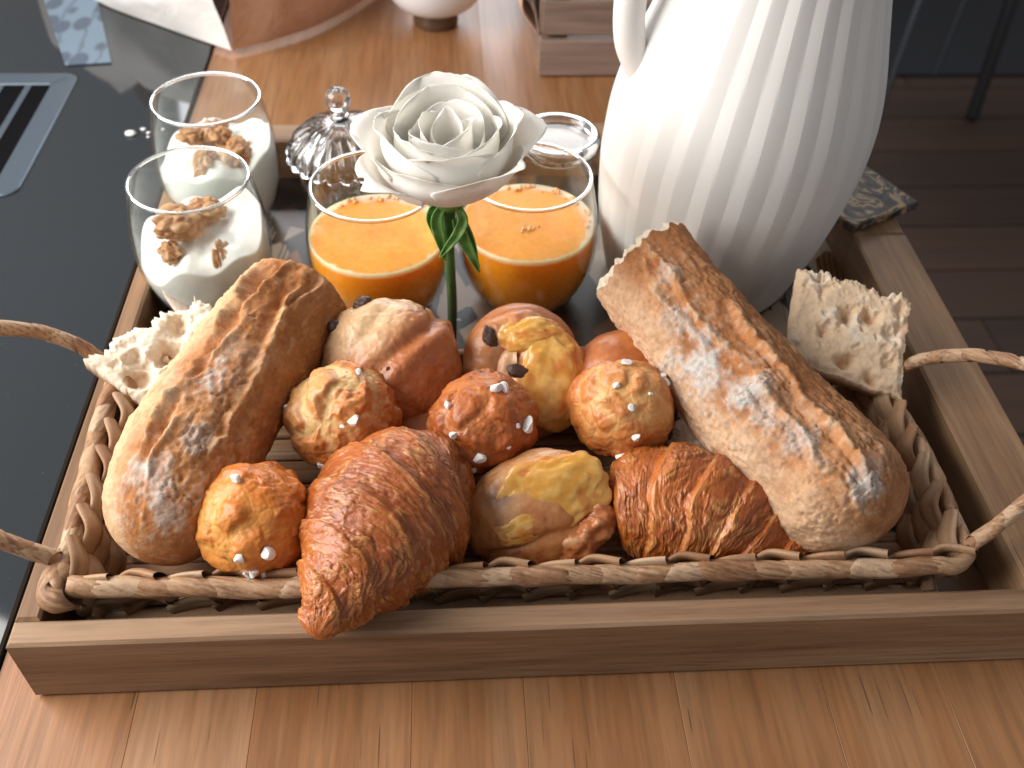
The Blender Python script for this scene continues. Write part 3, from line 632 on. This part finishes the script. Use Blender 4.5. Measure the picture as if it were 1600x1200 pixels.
for side, xx, sg in ((0, bx0, 1), (1, bx1, -1)):
    for row in range(3):
        for i in range(8):
            y = by0+.004+i*.0175; z = fz+.004+row*.0105
            o = .0018*((i+row) % 2)+.001
            strap([(xx+sg*(.010-row*.0025), y, z), (xx+sg*(.011+o-row*.0025), y+.010, z+.006), (xx+sg*(.007-row*.0025), y+.021, z+.010)], .0062, 200+side*60+row*10+i, 'wall_strand', (sg, 0, .3))
for row in range(3):
    for i in range(20):
        x = bx0+.012+i*.0198; z = fz+.004+row*.0105; o = .0035*((i+row) % 2)
        strap([(x-.010, by0+.0065-row*.001, z), (x, by0+.0075+o-row*.001, z+.004), (x+.012, by0+.0055-row*.001, z+.009)], .0060, 400+row*30+i, 'wall_strand', (0, 1, .3))
        if x < bx1-.012: strap([(x-.010, by1-.0045, z), (x, by1-.0045-o, z+.004), (x+.012, by1-.0040, z+.009)], .0056, 500+row*30+i, 'wall_strand', (0, -1, .3))
def handle(pts, count, r, seed):
    h = tube_obj('handle', smoothprof(pts, 50), r*.8, M['rush'], bk, 12, col=np.broadcast_to(RUSH[3], (52*12, 3)))
    L = smoothprof(pts, count*5+1)
    for i in range(count):
        a = max(0, i*5-1); b = min(len(L), i*5+7); sleeve(L[a:b:2] if b-a > 5 else L[a:b], r*(.97+.06*rng.random()), seed+i, h, 'wrap', 1.1, 1., tp=.3)
handle([(bx0-.002, by0+.014, BZ+.005), (bx0-.014, by0+.012, .066), (-.252, .036, .082), (-.285, .062, .098), (-.297, .098, .104), (-.283, .132, .099), (-.258, .151, .083), (-.240, .157, .068), (bx0-.009, .158, BZ+.004)], 17, .0038, 2)
handle([(bx1-.001, by0+.006, BZ+.006), (bx1+.011, by0+.010, .064), (.208, .040, .078), (.232, .060, .088), (.240, .082, .091), (.231, .104, .088), (.212, .122, .080), (.192, .134, .067), (bx1-.001, .138, BZ+.004)], 19, .0035, 40)
# ================================================================ BREAD
def toward_cam(p, axis):
    n = CAMP-p; n = n-axis*(n@axis); return nrm(n)
def baguette(name, A, B, r0, r1, label, ridges, flour, cols, seed, torn=True, N=300, Mv=220, bow=.004, flat=.86, endlen=.045):
    A = np.array(A); B = np.array(B); ax = nrm(B-A); mid = (A+B)/2; n1 = toward_cam(mid, ax); n2 = np.cross(ax, n1); L = np.linalg.norm(B-A)
    s = np.linspace(0, 1, N); th = np.linspace(0, 2*np.pi, Mv, endpoint=False)
    S, TH = np.meshgrid(s, th, indexing='ij'); TH = (TH+np.pi) % (2*np.pi)-np.pi
    rb = r0+(r1-r0)*s; k = endlen/L; rb = rb*np.where(s > 1-k, np.sqrt(np.clip(1-((s-(1-k))/k)**2.4, 0, 1)), 1)
    rad = np.repeat(rb[:, None], Mv, 1)
    X = S*L
    Q = np.stack([X*1, np.cos(TH)*rad, np.sin(TH)*rad], -1)
    low = fbm(Q*28+seed, 3); midn = fbm(Q*95+seed*3, 4); fine = fbm(Q*np.array([300, 520, 520])+seed, 4); wrk = np.abs(fbm(Q*np.array([70, 260, 260])+seed+2, 4))
    F1, F2 = worley(Q*np.array([150, 230, 230])+.9*fbm(Q*120, 3)[..., None]+seed, seed); crack = (1-sst(.01, .10, F2-F1))*sst(-.25, .25, midn+low)
    disp = .0034*low+.0015*midn+.0006*fine-.0011*(1-sst(0, .16, wrk))*sst(-.2, .3, low+.5*midn)
    edge = 0*S; groove = 0*S; rdg = 0*S
    for (sa, ta, sb, tb, wd, h, step) in ridges:
        q = np.clip((S-sa)/(sb-sa), 0, 1); tt = ta+(tb-ta)*q+.24*fbm(np.stack([S*6, 0*S, 0*S+seed+ta*3], -1), 4); mask = sst(-.02, .05, S-sa)*sst(-.02, .05, sb-S)*(.35+.65*sst(-.4, .3, fbm(np.stack([S*8, 0*S, 0*S+seed*2+ta*5], -1), 3)))
        dd = (TH-tt)/wd; e = np.exp(-(dd*np.where(dd > 0, 4.0, 1.6))**2)*mask*(1+.6*midn); rdg = np.maximum(rdg, np.minimum(1.15*h*e, .0050)); edge = np.maximum(edge, e)
        gq = sst(0, .25, dd)*(1-sst(.5, 2.2, dd))*mask; disp = disp-step*gq; groove = np.maximum(groove, gq)
    disp = disp+rdg; fl = 0*S; dust = 0*S
    for (fs, ft, ws, wt, amt) in flour:
        d2 = ((S-fs)/ws)**2+((TH-ft)/wt)**2; dust = np.maximum(dust, .55*amt*np.exp(-d2*.35)*sst(-.15, .5, fine+.5*midn)); fl = np.maximum(fl, amt*sst(-.05, .62, np.exp(-d2)-.42+.62*midn+.34*fine+.25*low))
    disp = disp+.00055*fl-.0010*crack*fl
    rad2 = rad+disp*np.where(s > 1-k*.3, .5, 1)[:, None]*np.minimum(1, rad/.012)
    if torn:
        tn = fbm(np.stack([np.cos(TH)*2.2, np.sin(TH)*2.2, 0*TH+seed], -1), 5); X = X+(1-sst(0, .10, S))*(.010*tn)
    cx = np.cos(TH); cx = np.where(cx < 0, cx*flat, cx)
    bowv = bow*np.sin(s*np.pi)
    G = A+ax*X[..., None]+n1*(cx*rad2)[..., None]+n2*(np.sin(TH)*rad2+bowv[:, None])[..., None]
    base, warm, pale = cols
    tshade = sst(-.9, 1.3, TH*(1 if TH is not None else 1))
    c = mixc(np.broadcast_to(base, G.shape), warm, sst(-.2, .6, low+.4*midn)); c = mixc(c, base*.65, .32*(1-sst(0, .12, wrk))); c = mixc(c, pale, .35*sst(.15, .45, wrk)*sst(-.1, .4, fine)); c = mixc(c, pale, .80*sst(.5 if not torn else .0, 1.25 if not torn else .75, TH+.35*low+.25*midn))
    c = mixc(c, s2l(218, 150, 96), .55*groove*sst(-.4, .3, midn)); c = mixc(c, s2l(236, 196, 150), .75*edge*sst(-.3, .4, fine+midn)); 
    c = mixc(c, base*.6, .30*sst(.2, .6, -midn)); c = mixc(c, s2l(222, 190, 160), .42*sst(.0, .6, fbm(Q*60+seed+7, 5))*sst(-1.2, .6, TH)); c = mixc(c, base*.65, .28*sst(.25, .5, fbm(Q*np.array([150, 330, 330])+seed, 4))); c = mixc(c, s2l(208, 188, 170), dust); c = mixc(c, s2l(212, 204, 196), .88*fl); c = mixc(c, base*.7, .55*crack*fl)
    o = mesh(name, G, gfaces(N, Mv), M['crust'], None, col=c); tag(o, label, 'bread')
    # crumb plug closing the open end
    q = np.linspace(1, 0, 46)[:, None]; ring = G[0]; cen = ring.mean(0)
    K = cen+(ring-cen)[None]*q[..., None]*.995
    pn = fbm(np.stack([K[..., 0]*160, K[..., 1]*160, K[..., 2]*160], -1), 4); W1, W2 = worley(K*210, 3)
    K = K-ax*((.0075*np.sqrt(np.clip(1-q**2, 0, 1))*(1 if torn else .1)+.0052*pn*(torn and 1 or .4)-.0045*(1-sst(.15, .42, W1)))*sst(0, .08, 1-q+0*pn))[..., None]
    cc_ = mixc(np.broadcast_to(s2l(240, 226, 204), K.shape), s2l(214, 178, 140), .6*(1-sst(.15, .45, W1)))
    mesh('crumb_face', K, gfaces(46, Mv), M['crumb'], o, col=cc_)
    return o
baguette('baguette', (-.1290, .178, .0790), (-.1850, .034, .0545), .0280, .0325, 'half baguette with long ridges and floured end against the left basket side',
    [(.0, .95, .80, .75, .20, .0042, .0020), (.0, .50, .72, .45, .16, .0034, .0030), (.08, .02, .72, -.25, .15, .0030, .0022), (.0, -.15, .45, -.05, .13, .0022, .0016), (.62, .55, .97, .25, .12, .0024, .0012)],
    [(.50, .35, .08, .26, .9), (.70, .10, .06, .24, .55), (.86, .45, .10, .62, .8), (.92, -.1, .06, .40, .6)],
    (s2l(188, 122, 70), s2l(214, 150, 94), s2l(234, 196, 154)), 3.3, torn=False)
baguette('baguette', (.0545, .1880, .0865), (.1400, .0330, .0530), .0290, .0345, 'half baguette with heavy flour patches across the right basket side',
    [(.0, -.35, .66, -.15, .17, .0030, .0022), (.30, -.75, .92, -.45, .18, .0036, .0020), (.04, -.05, .40, .0, .14, .0020, .0012), (.55, -.2, .95, -.05, .13, .0024, .0014)],
    [(.12, -.25, .05, .22, .5), (.27, .05, .07, .25, .6), (.42, .22, .13, .55, 1.3), (.52, .05, .10, .40, 1.2), (.62, -.02, .08, .30, .8), (.72, -.12, .07, .34, .8), (.90, -.45, .06, .32, 1.), (.36, .0, .08, .3, 1.)],
    (s2l(186, 122, 74), s2l(210, 150, 102), s2l(226, 190, 154)), 8.1, torn=True, endlen=.036)

def slab(name, O, U, Vv, thick, label, seed, nu=150, nv=150, rag=(0, 0, 1, 1), hole=120, tint=(240, 226, 204), depth=.0045, curve=0.):
    """torn crumb slab: O corner, U and Vv edge vectors, crust on the far face"""
    O, U, Vv = (np.array(x, float) for x in (O, U, Vv)); Nn = nrm(np.cross(U, Vv)); u = np.linspace(0, 1, nu); v = np.linspace(0, 1, nv)
    A_, B_ = np.meshgrid(u, v, indexing='ij')
    ru = fbm(np.stack([B_*7, 0*B_, 0*B_+seed], -1), 5)+.5*fbm(np.stack([B_*30, 0*B_, 0*B_+seed], -1), 3); rv = fbm(np.stack([A_*7, 0*A_+4, 0*A_+seed], -1), 5)+.5*fbm(np.stack([A_*30, 0*A_+4, 0*A_+seed], -1), 3)
    lu, lv = np.linalg.norm(U), np.linalg.norm(Vv)
    a = A_+(rag[0]*(1-A_)**3+rag[1]*A_**3)*.006/lu*ru*1.2; b = B_+(rag[2]*(1-B_)**3+rag[3]*B_**3)*.006/lv*rv*1.2
    P = O+U*a[..., None]+Vv*b[..., None]
    n = fbm(P*90+seed, 4); W1, W2 = worley(P*hole+.35*fbm(P*150, 3)[..., None]+seed, int(seed)); V1, V2 = worley(P*hole*.45+.3*n[..., None]+seed, int(seed)+5)
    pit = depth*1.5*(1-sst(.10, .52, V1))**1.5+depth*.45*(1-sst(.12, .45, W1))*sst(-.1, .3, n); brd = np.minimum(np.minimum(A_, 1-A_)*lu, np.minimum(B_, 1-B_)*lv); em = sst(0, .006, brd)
    top = P+Nn*((.0022*n-pit*em-thick*.18*(1-sst(0, .004, brd))+.0004*fbm(P*420, 3))+curve*np.sin(A_*np.pi))[..., None]
    bot = O+U*A_[..., None]+Vv*B_[..., None]+(Nn*(-thick)) - Nn*(thick*.5*np.sin(A_*np.pi)*np.sin(B_*np.pi))[..., None]
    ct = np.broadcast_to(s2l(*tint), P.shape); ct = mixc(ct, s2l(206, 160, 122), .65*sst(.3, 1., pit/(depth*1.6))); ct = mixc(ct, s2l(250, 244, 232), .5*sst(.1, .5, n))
    cb = np.broadcast_to(s2l(206, 158, 114), P.shape)
    per = np.concatenate([np.arange(nv), np.arange(1, nu)*nv+nv-1, (nu-1)*nv+np.arange(nv-2, -1, -1), np.arange(nu-2, 0, -1)*nv]); off = nu*nv; nx = np.roll(per, -1)
    F = gfaces(nu, nv, False); F = np.vstack([F, F[:, ::-1]+off, np.stack([per, nx, nx+off, per+off], -1)[:, ::-1]])
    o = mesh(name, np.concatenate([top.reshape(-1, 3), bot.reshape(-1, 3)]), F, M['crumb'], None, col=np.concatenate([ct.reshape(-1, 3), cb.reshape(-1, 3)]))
    return tag(o, label, 'bread')
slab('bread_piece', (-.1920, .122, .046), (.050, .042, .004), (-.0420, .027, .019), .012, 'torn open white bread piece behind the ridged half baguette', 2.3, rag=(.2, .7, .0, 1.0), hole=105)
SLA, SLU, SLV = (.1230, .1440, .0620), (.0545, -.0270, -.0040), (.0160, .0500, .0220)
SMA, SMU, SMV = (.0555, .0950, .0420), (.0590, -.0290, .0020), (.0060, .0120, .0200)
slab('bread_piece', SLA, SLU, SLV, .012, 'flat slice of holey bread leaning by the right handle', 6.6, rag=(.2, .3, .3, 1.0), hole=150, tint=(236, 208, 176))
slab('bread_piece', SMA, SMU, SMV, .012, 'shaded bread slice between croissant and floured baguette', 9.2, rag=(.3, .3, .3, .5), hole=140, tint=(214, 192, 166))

# ================================================================ PASTRIES
def place(d, rad, scl, cen, fr=F45): return ((d*rad[:, None])*np.array(scl))@fr+np.array(cen)
def sugar(parent, cen, r, spots, scl=(1, 1, 1)):
    d, F = ico(3)
    for i, (x, y, sz) in enumerate(spots):
        z = math.sqrt(max(.02, 1-x*x-y*y)); nl = np.array([x, y, z]); p = (nl*np.array(scl)*r*1.0)@F45+np.array(cen); q = d.copy()
        for _ in range(7):
            pn_ = npr.normal(size=3); pn_ /= np.linalg.norm(pn_); pj = q@pn_; q = q-np.outer(np.maximum(0, pj-(.45+.3*npr.rand())), pn_)
        Rm = np.array(Matrix.Rotation(i*1.7, 3, 'X')@Matrix.Rotation(i*2.3, 3, 'Z'))
        mesh('sugar_grain', (q*np.array([1.3, 1.0, 1.05]))@Rm.T*sz*1.25+p, F, M['sugar'], parent, ang=25)
def chouquette(cen, r, seed, label, cols, spots, crack=.10, palem=.5, pdir=(-.5, .6, .6), freq=1.55, squash=(1, .97, .95)):
    d, F = ico(7); n = fbm(d*1.4+seed, 3); m = fbm(d*4.2+seed*2, 4); f = fbm(d*13+seed, 4)
    W = d*freq+.28*fbm(d*2.6+seed, 3)[:, None]*np.array([1, -1, 1])+seed
    F1, F2 = worley(W, int(seed)); cr_ = 1-sst(.0, .26, F2-F1); hi = sst(.05, .5, F2-F1)
    X1, X2 = worley(d*3.2+.45*m[:, None]+seed, int(seed)+9); cr2 = 1-sst(0, .22, X2-X1)
    rad = 1+.08*n+crack*(hi-.6)-.008*cr2*(1-.3*hi)+.022*m+.006*f
    V = place(d, rad*r, squash, cen)
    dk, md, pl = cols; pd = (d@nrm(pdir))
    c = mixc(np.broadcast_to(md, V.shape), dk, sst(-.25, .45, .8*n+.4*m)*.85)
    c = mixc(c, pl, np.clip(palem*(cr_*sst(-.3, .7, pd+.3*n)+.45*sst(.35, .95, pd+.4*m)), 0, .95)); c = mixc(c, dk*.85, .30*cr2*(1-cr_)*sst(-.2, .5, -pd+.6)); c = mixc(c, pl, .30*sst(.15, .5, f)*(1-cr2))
    o = mesh('chouquette', V, F, M['choux'], None, col=c); tag(o, label, 'pastry', 'sugar puffs in the basket')
    sugar(o, cen, r, spots, squash); return o
CHC = (s2l(186, 98, 40), s2l(218, 134, 66), s2l(244, 206, 142))
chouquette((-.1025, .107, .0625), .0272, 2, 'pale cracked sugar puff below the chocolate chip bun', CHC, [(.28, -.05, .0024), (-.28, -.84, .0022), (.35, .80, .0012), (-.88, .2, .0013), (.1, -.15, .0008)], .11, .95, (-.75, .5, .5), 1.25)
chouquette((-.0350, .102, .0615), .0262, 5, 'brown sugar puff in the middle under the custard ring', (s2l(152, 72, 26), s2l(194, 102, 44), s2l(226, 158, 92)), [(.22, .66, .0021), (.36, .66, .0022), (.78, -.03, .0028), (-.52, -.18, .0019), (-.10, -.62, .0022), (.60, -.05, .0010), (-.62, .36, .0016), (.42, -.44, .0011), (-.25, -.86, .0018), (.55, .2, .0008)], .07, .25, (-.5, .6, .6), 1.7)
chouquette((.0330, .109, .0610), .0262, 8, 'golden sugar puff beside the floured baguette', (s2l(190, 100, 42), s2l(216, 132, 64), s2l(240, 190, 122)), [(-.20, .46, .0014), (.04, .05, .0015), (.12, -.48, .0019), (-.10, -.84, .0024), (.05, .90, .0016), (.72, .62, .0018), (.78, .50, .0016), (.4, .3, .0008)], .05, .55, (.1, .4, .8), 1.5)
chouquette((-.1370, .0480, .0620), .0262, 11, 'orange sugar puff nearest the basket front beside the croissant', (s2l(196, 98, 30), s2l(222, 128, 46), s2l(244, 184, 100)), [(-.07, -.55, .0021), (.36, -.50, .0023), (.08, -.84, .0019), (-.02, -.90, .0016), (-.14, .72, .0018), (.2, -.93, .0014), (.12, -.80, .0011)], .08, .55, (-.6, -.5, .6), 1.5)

def blob(name, cen, scl, seed, label, radf, colf, mat='brioche', lev=7, fr=F45, cat='pastry'):
    d, F = ico(lev); rad = radf(d); V = place(d, rad, scl, cen, fr); return tag(mesh(name, V, F, M[mat], None, col=colf(d, rad)), label, cat)
def chip(parent, cen, scl, dirs, fr=F45):
    d, F = ico(4)
    for i, (x, y, s, sq) in enumerate(dirs):
        z = math.sqrt(max(.03, 1-x*x-y*y)); p = (np.array([x, y, z])*np.array(scl))@fr+np.array(cen)
        q = d*(1+.35*fbm(d*1.7+i*4.1, 3))[:, None]*np.array(sq)*s; Rm = np.array(Matrix.Rotation(i*.9+.3, 3, 'Z'))
        mesh('chocolate_chip', q@Rm.T@fr+p, F, M['choc'], parent)
# chocolate chip bun
c1, s1 = (-.0800, .1430, .0570), (.0370, .0375, .0300)
def rad1(d):
    n = fbm(d*1.3+4, 3); m = fbm(d*5+2, 4); t_ = d[:, 1]*.75+d[:, 0]*-.66-.12+.12*n; fold = np.exp(-(t_/.10)**2); lipf = np.exp(-((t_+.16)/.12)**2)
    t2 = d[:, 1]*.6-d[:, 0]*.8-.55; return 1+.09*n+.030*m+.010*fbm(d*14, 3)-.07*fold*(1+n)+.05*lipf-.03*np.exp(-(t2/.08)**2)
def col1(d, r):
    n = fbm(d*1.6+9, 3); m = fbm(d*6, 4); t_ = d[:, 1]*.75-d[:, 0]*.66-.12
    c = mixc(np.broadcast_to(s2l(190, 112, 60), d.shape), s2l(158, 80, 36), sst(-.1, .7, -t_+.3*n)*.7); c = mixc(c, s2l(232, 196, 150), .85*sst(.0, .5, t_+.25*n+.1*m)); return mixc(c, s2l(206, 132, 76), .35*sst(0, .5, m))
b1 = blob('chocolate_bun', c1, s1, 1, 'brioche bun with two dark chocolate chips behind the pale puff', rad1, col1)
chip(b1, c1, s1, [(-.36, .90, .0050, (1, .85, .7)), (-.72, .60, .0042, (.8, 1, .7)), (.0, .02, .0012, (1, 1, .6)), (.45, .84, .0010, (1, 1, .6))])
# custard swirl: a coil of dough round custard, facing up and forward
def coil(name, cen, fr, turns, r0, r1, tr, sx, sy, seed, label, a0=0., dome=.006, N=360, Mv=44):
    u = np.linspace(0, 1, N); a = a0+u*turns*2*np.pi; rr = r0+(r1-r0)*u**.9
    P = np.stack([rr*np.cos(a)*sx, rr*np.sin(a)*sy, dome*(1-u)], -1); rt = tr*(.80+.20*u)*(1+.10*np.sin(u*23+seed))*np.sqrt(np.clip(1-((u-.93)/.07).clip(0, 1)**2, .02, 1))
    V, Nn, th = tube(P, rt, Mv, (0, 0, 1)); Q = np.stack([np.cos(th)[None]*rt[:, None], np.sin(th)[None]*rt[:, None], (u*turns*.10)[:, None]+0*th], -1)
    n = fbm(V*55+seed, 3); m = fbm(V*170+seed, 4); V = V+Nn*(.0026*n+.0010*m)[..., None]
    top = Nn[..., 2]
    c = mixc(np.broadcast_to(s2l(226, 178, 134), V.shape), s2l(206, 134, 78), sst(-.3, .4, n+.3*top)); c = mixc(c, s2l(168, 86, 38), .75*sst(.15, .6, m+.5*n)*sst(-.2, .5, top)); c = mixc(c, s2l(236, 200, 166), .55*sst(.1, .5, -m)*sst(-.5, .3, -top+.3))
    o = mesh(name, V@fr+np.array(cen), gfaces(N, Mv), M['brioche'], None, col=c); return tag(o, label, 'pastry')
def dollop(parent, cen, scl, fr, seed, mat='custard', lev=6, drip=None):
    d, F = ico(lev); n = fbm(d*1.4+seed, 3); m = fbm(d*4+seed, 3); rad = 1+.26*n+.03*m
    if drip is not None: rad = rad+drip[2]*np.exp(-(((d[:, 0]-drip[0])/.2)**2+((d[:, 1]-drip[1])/.17)**2))
    V = place(d, rad, scl, cen, fr); c = mixc(np.broadcast_to(s2l(208, 150, 62), d.shape), s2l(224, 178, 100), sst(-.3, .4, m)); c = mixc(c, s2l(196, 110, 50), .7*sst(.15, .5, fbm(d*2.3+seed+5, 3))); c = mixc(np.broadcast_to(s2l(204, 138, 78), d.shape), c, sst(.10, .55, d[:, 2]+.25*n))
    return mesh('custard', V, F, M['custard'], parent, col=c)
M['custard'] = m_col('custard', .32, 500, .15, .0005, coat=.2, var=.06, sss=.25, sss_r=(1, .6, .2))
c2 = np.array((-.0130, .1470, .0530)); f2 = lambda x, y, z: tuple(np.array([x, y, z])@F45+c2)
b2 = coil('custard_swirl', c2, F45, 1.62, .0050, .0255, .0125, 1., 1.12, 3.1, 'round custard pastry swirl with melted chocolate behind the brown puff', a0=2.2)
d, F = ico(6); V = place(d, 1+.05*fbm(d*1.5+14, 3), (.0320, .0355, .0160), f2(0, 0, -.012)); mesh('underside', V, F, M['brioche'], b2, col=np.broadcast_to(s2l(190, 114, 60), V.shape))
dollop(b2, f2(.0115, -.007, .0115), (.0195, .0250, .0066), F45, 2.2); dollop(b2, f2(.004, .0165, .0110), (.0170, .0095, .0050), F45, 5.9)
chip(b2, f2(0, 0, .005), (.0275, .0310, .0110), [(-.62, .52, .0046, (.75, 1.3, .45)), (-.10, -.05, .0044, (.8, 1.3, .4)), (-.25, -.42, .0030, (.8, 1.4, .4))])
# folded custard pastry at the front: a folded dough body, custard pool and a torn dough roll
FR3 = np.array(Matrix.Rotation(R(20), 3, 'Z')).T@F45; c3 = np.array((-.0110, .0610, .0425)); f3 = lambda x, y, z: tuple(np.array([x, y, z])@FR3+c3)
def rad3f(d):
    n = fbm(d*1.3+24, 3); m = fbm(d*5+13, 4); return 1+.08*n+.016*m-.09*np.exp(-((d[:, 1]+.28+.2*n)/.09)**2)*(d[:, 2] > -.2)-.12*np.exp(-(((d[:, 0]-.30)/.12)**2+((d[:, 1]+.85)/.25)**2))
def col3(d, r):
    n = fbm(d*1.8+33, 4); m = fbm(d*6+18, 4)
    c = mixc(np.broadcast_to(s2l(204, 132, 74), d.shape), s2l(226, 174, 122), .75*sst(.0, .5, n+.4*d[:, 1])); c = mixc(c, s2l(172, 88, 40), .75*sst(.05, .45, m+.5*n)*sst(.0, .6, .45-d[:, 1])); return mixc(c, s2l(96, 50, 32), .85*np.exp(-(((d[:, 0]+.40)/.17)**2+((d[:, 1]-.50)/.15)**2))*(d[:, 2] > 0))
b3 = blob('custard_pastry', tuple(c3), (.0340, .0290, .0175), 3, 'folded pastry oozing yellow custard between the two croissants', rad3f, col3, fr=FR3)
dollop(b3, f3(.0095, .0075, .0125), (.0240, .0180, .0048), FR3, 7.7); dollop(b3, f3(-.006, -.001, .0148), (.0160, .0075, .0032), FR3, 9.1); dollop(b3, f3(.0290, .0050, .0075), (.0070, .0042, .0040), FR3, 3.1)
P = smoothprof([np.array(f3(.0010, -.0185, .0060)), np.array(f3(.0120, -.0165, .0120)), np.array(f3(.0230, -.0110, .0130)), np.array(f3(.0315, -.0035, .0090))], 70)
V, Nn, th = tube(P-np.array([0, 0, .0035]), .0080*np.sqrt(np.clip(1-(np.abs(np.linspace(-1, 1, 70)))**6, .02, 1)), 40, (0, 0, 1)); n_ = fbm(V*90, 3); n_ = .6*n_+.5*fbm(V*200+4, 4); V = V+Nn*(.0045*n_+.0012*fbm(V*420, 3))[..., None]
mesh('dough_roll', V, gfaces(70, 40), M['brioche'], b3, col=mixc(np.broadcast_to(s2l(196, 116, 62), V.shape), s2l(228, 180, 134), sst(-.1, .4, n_)))
# dark bun behind
blob('brioche_bun', (.0420, .1400, .0470), (.0310, .0290, .0260), 4, 'plain glossy brown bun tucked behind the golden puff', lambda d: 1+.05*fbm(d*1.4+44, 3)+.01*fbm(d*5, 3), lambda d, r: mixc(np.broadcast_to(s2l(176, 94, 40), d.shape), s2l(206, 126, 62), sst(-.3, .5, fbm(d*2+3, 4))))
blob('brioche_bun', (-.0640, .1080, .0360), (.0260, .0240, .0200), 5, 'shaded bun underneath the sugar puffs', lambda d: 1+.05*fbm(d*1.4+54, 3), lambda d, r: np.broadcast_to(s2l(176, 100, 50), d.shape), lev=6)

def croissant(pts, rads, label, seed, K, slant, N=420, Mv=260, flat=.92, amp=.0022):
    P = smoothprof(pts, N); s = np.linspace(0, 1, N); rd = np.interp(s, np.linspace(0, 1, len(rads)), rads); ker = np.hanning(61); ker /= ker.sum(); rd = np.convolve(np.pad(rd, 30, 'edge'), ker, 'valid')
    rd = rd*np.sqrt(np.clip(1-((.045-s)/.045).clip(0, 1)**2, .0, 1))*np.sqrt(np.clip(1-((s-.94)/.06).clip(0, 1)**2, 0, 1))
    n1 = toward_cam(P[N//2], nrm(P[-1]-P[0])); T, A, B = tube_frames(P, n1); th = np.linspace(-np.pi, np.pi, Mv, endpoint=False)
    S, TH = np.meshgrid(s, th, indexing='ij'); rad = np.repeat(rd[:, None], Mv, 1); L = np.linalg.norm(np.diff(P, axis=0), axis=1).sum()
    Q = np.stack([S*L, np.cos(TH)*rad, np.sin(TH)*rad], -1); low = fbm(Q*35+seed, 3); mid_ = fbm(Q*110+seed, 4)
    ph_ = S*K+slant*np.sin(TH*.5+.4)+.30*low; saw = ph_ % 1.0; st = sst(0, .80, saw)*(1-sst(.86, 1., saw)); lip = np.exp(-((saw-.84)/.10)**2)
    stri = fbm(np.stack([S*L*560+slant*4*np.sin(TH*.5)+6*low, TH*3.2+0*S, 0*S+seed], -1), 4); str2 = fbm(np.stack([S*L*1300+5*low, TH*5., 0*S+seed+3], -1), 3)
    flake = sst(.12, .3, fbm(np.stack([S*L*300+seed, TH*4, 0*S], -1), 4)); lay = np.abs(fbm(np.stack([S*L*330+slant*6*np.sin(TH*.5)+7*low, TH*1.5+0*S, 0*S+seed+8], -1), 4)); line = (1-sst(0, .085, lay))*sst(-.25, .2, mid_)
    disp = amp*(st-.5)+.0016*low+.0008*mid_+.00055*stri+.00035*str2+.0006*flake-.0006*line
    G = P[:, None]+(A[:, None]*(np.cos(TH)*np.where(np.cos(TH) < 0, flat, 1)*(rad+disp*np.minimum(1, rad/.010)))[..., None]+B[:, None]*(np.sin(TH)*(rad+disp*np.minimum(1, rad/.010)))[..., None])
    dk, md, lt = s2l(142, 62, 18), s2l(200, 110, 44), s2l(238, 178, 106)
    c = mixc(np.broadcast_to(md, G.shape), dk, .64*sst(-.45, .35, low+.3*stri-.5*(saw-.5))); c = mixc(c, lt, .34*sst(.18, .6, stri+.25*lip)); c = mixc(c, lt, .38*sst(.1, .5, str2)*flake); c = mixc(c, lt, .35*np.exp(-((saw-.93)/.05)**2)*sst(-.2, .4, mid_)); c = mixc(c, s2l(96, 42, 16), .45*sst(.25, .6, -stri)); c = mixc(c, s2l(104, 46, 16), .30*line); c = mixc(c, lt, .55*sst(.10, .20, lay)*(1-sst(.20, .32, lay))*sst(-.1, .4, mid_+.5*stri))
    return tag(mesh('croissant', G, gfaces(N, Mv), M['croissant'], None, col=c), label, 'croissant', 'croissants in the basket front')
croissant([(-.1055, -.0105, .0585), (-.1010, .0040, .0590), (-.0910, .0270, .0575), (-.0790, .0520, .0540), (-.0630, .0720, .0490), (-.0420, .0760, .0420)], [.0050, .0150, .0250, .0330, .0370, .0350, .0260, .0140], 'large croissant with its tip hanging over the tray front', 4.4, 6.5, .9)
croissant([(.1120, .0360, .0330), (.0990, .0430, .0360), (.0770, .0540, .0400), (.0550, .0620, .0420), (.0360, .0660, .0400), (.0260, .0670, .0370)], [.0110, .0175, .0245, .0285, .0300, .0280, .0210], 'croissant lying sideways below the floured baguette', 7.7, 6.0, .5)
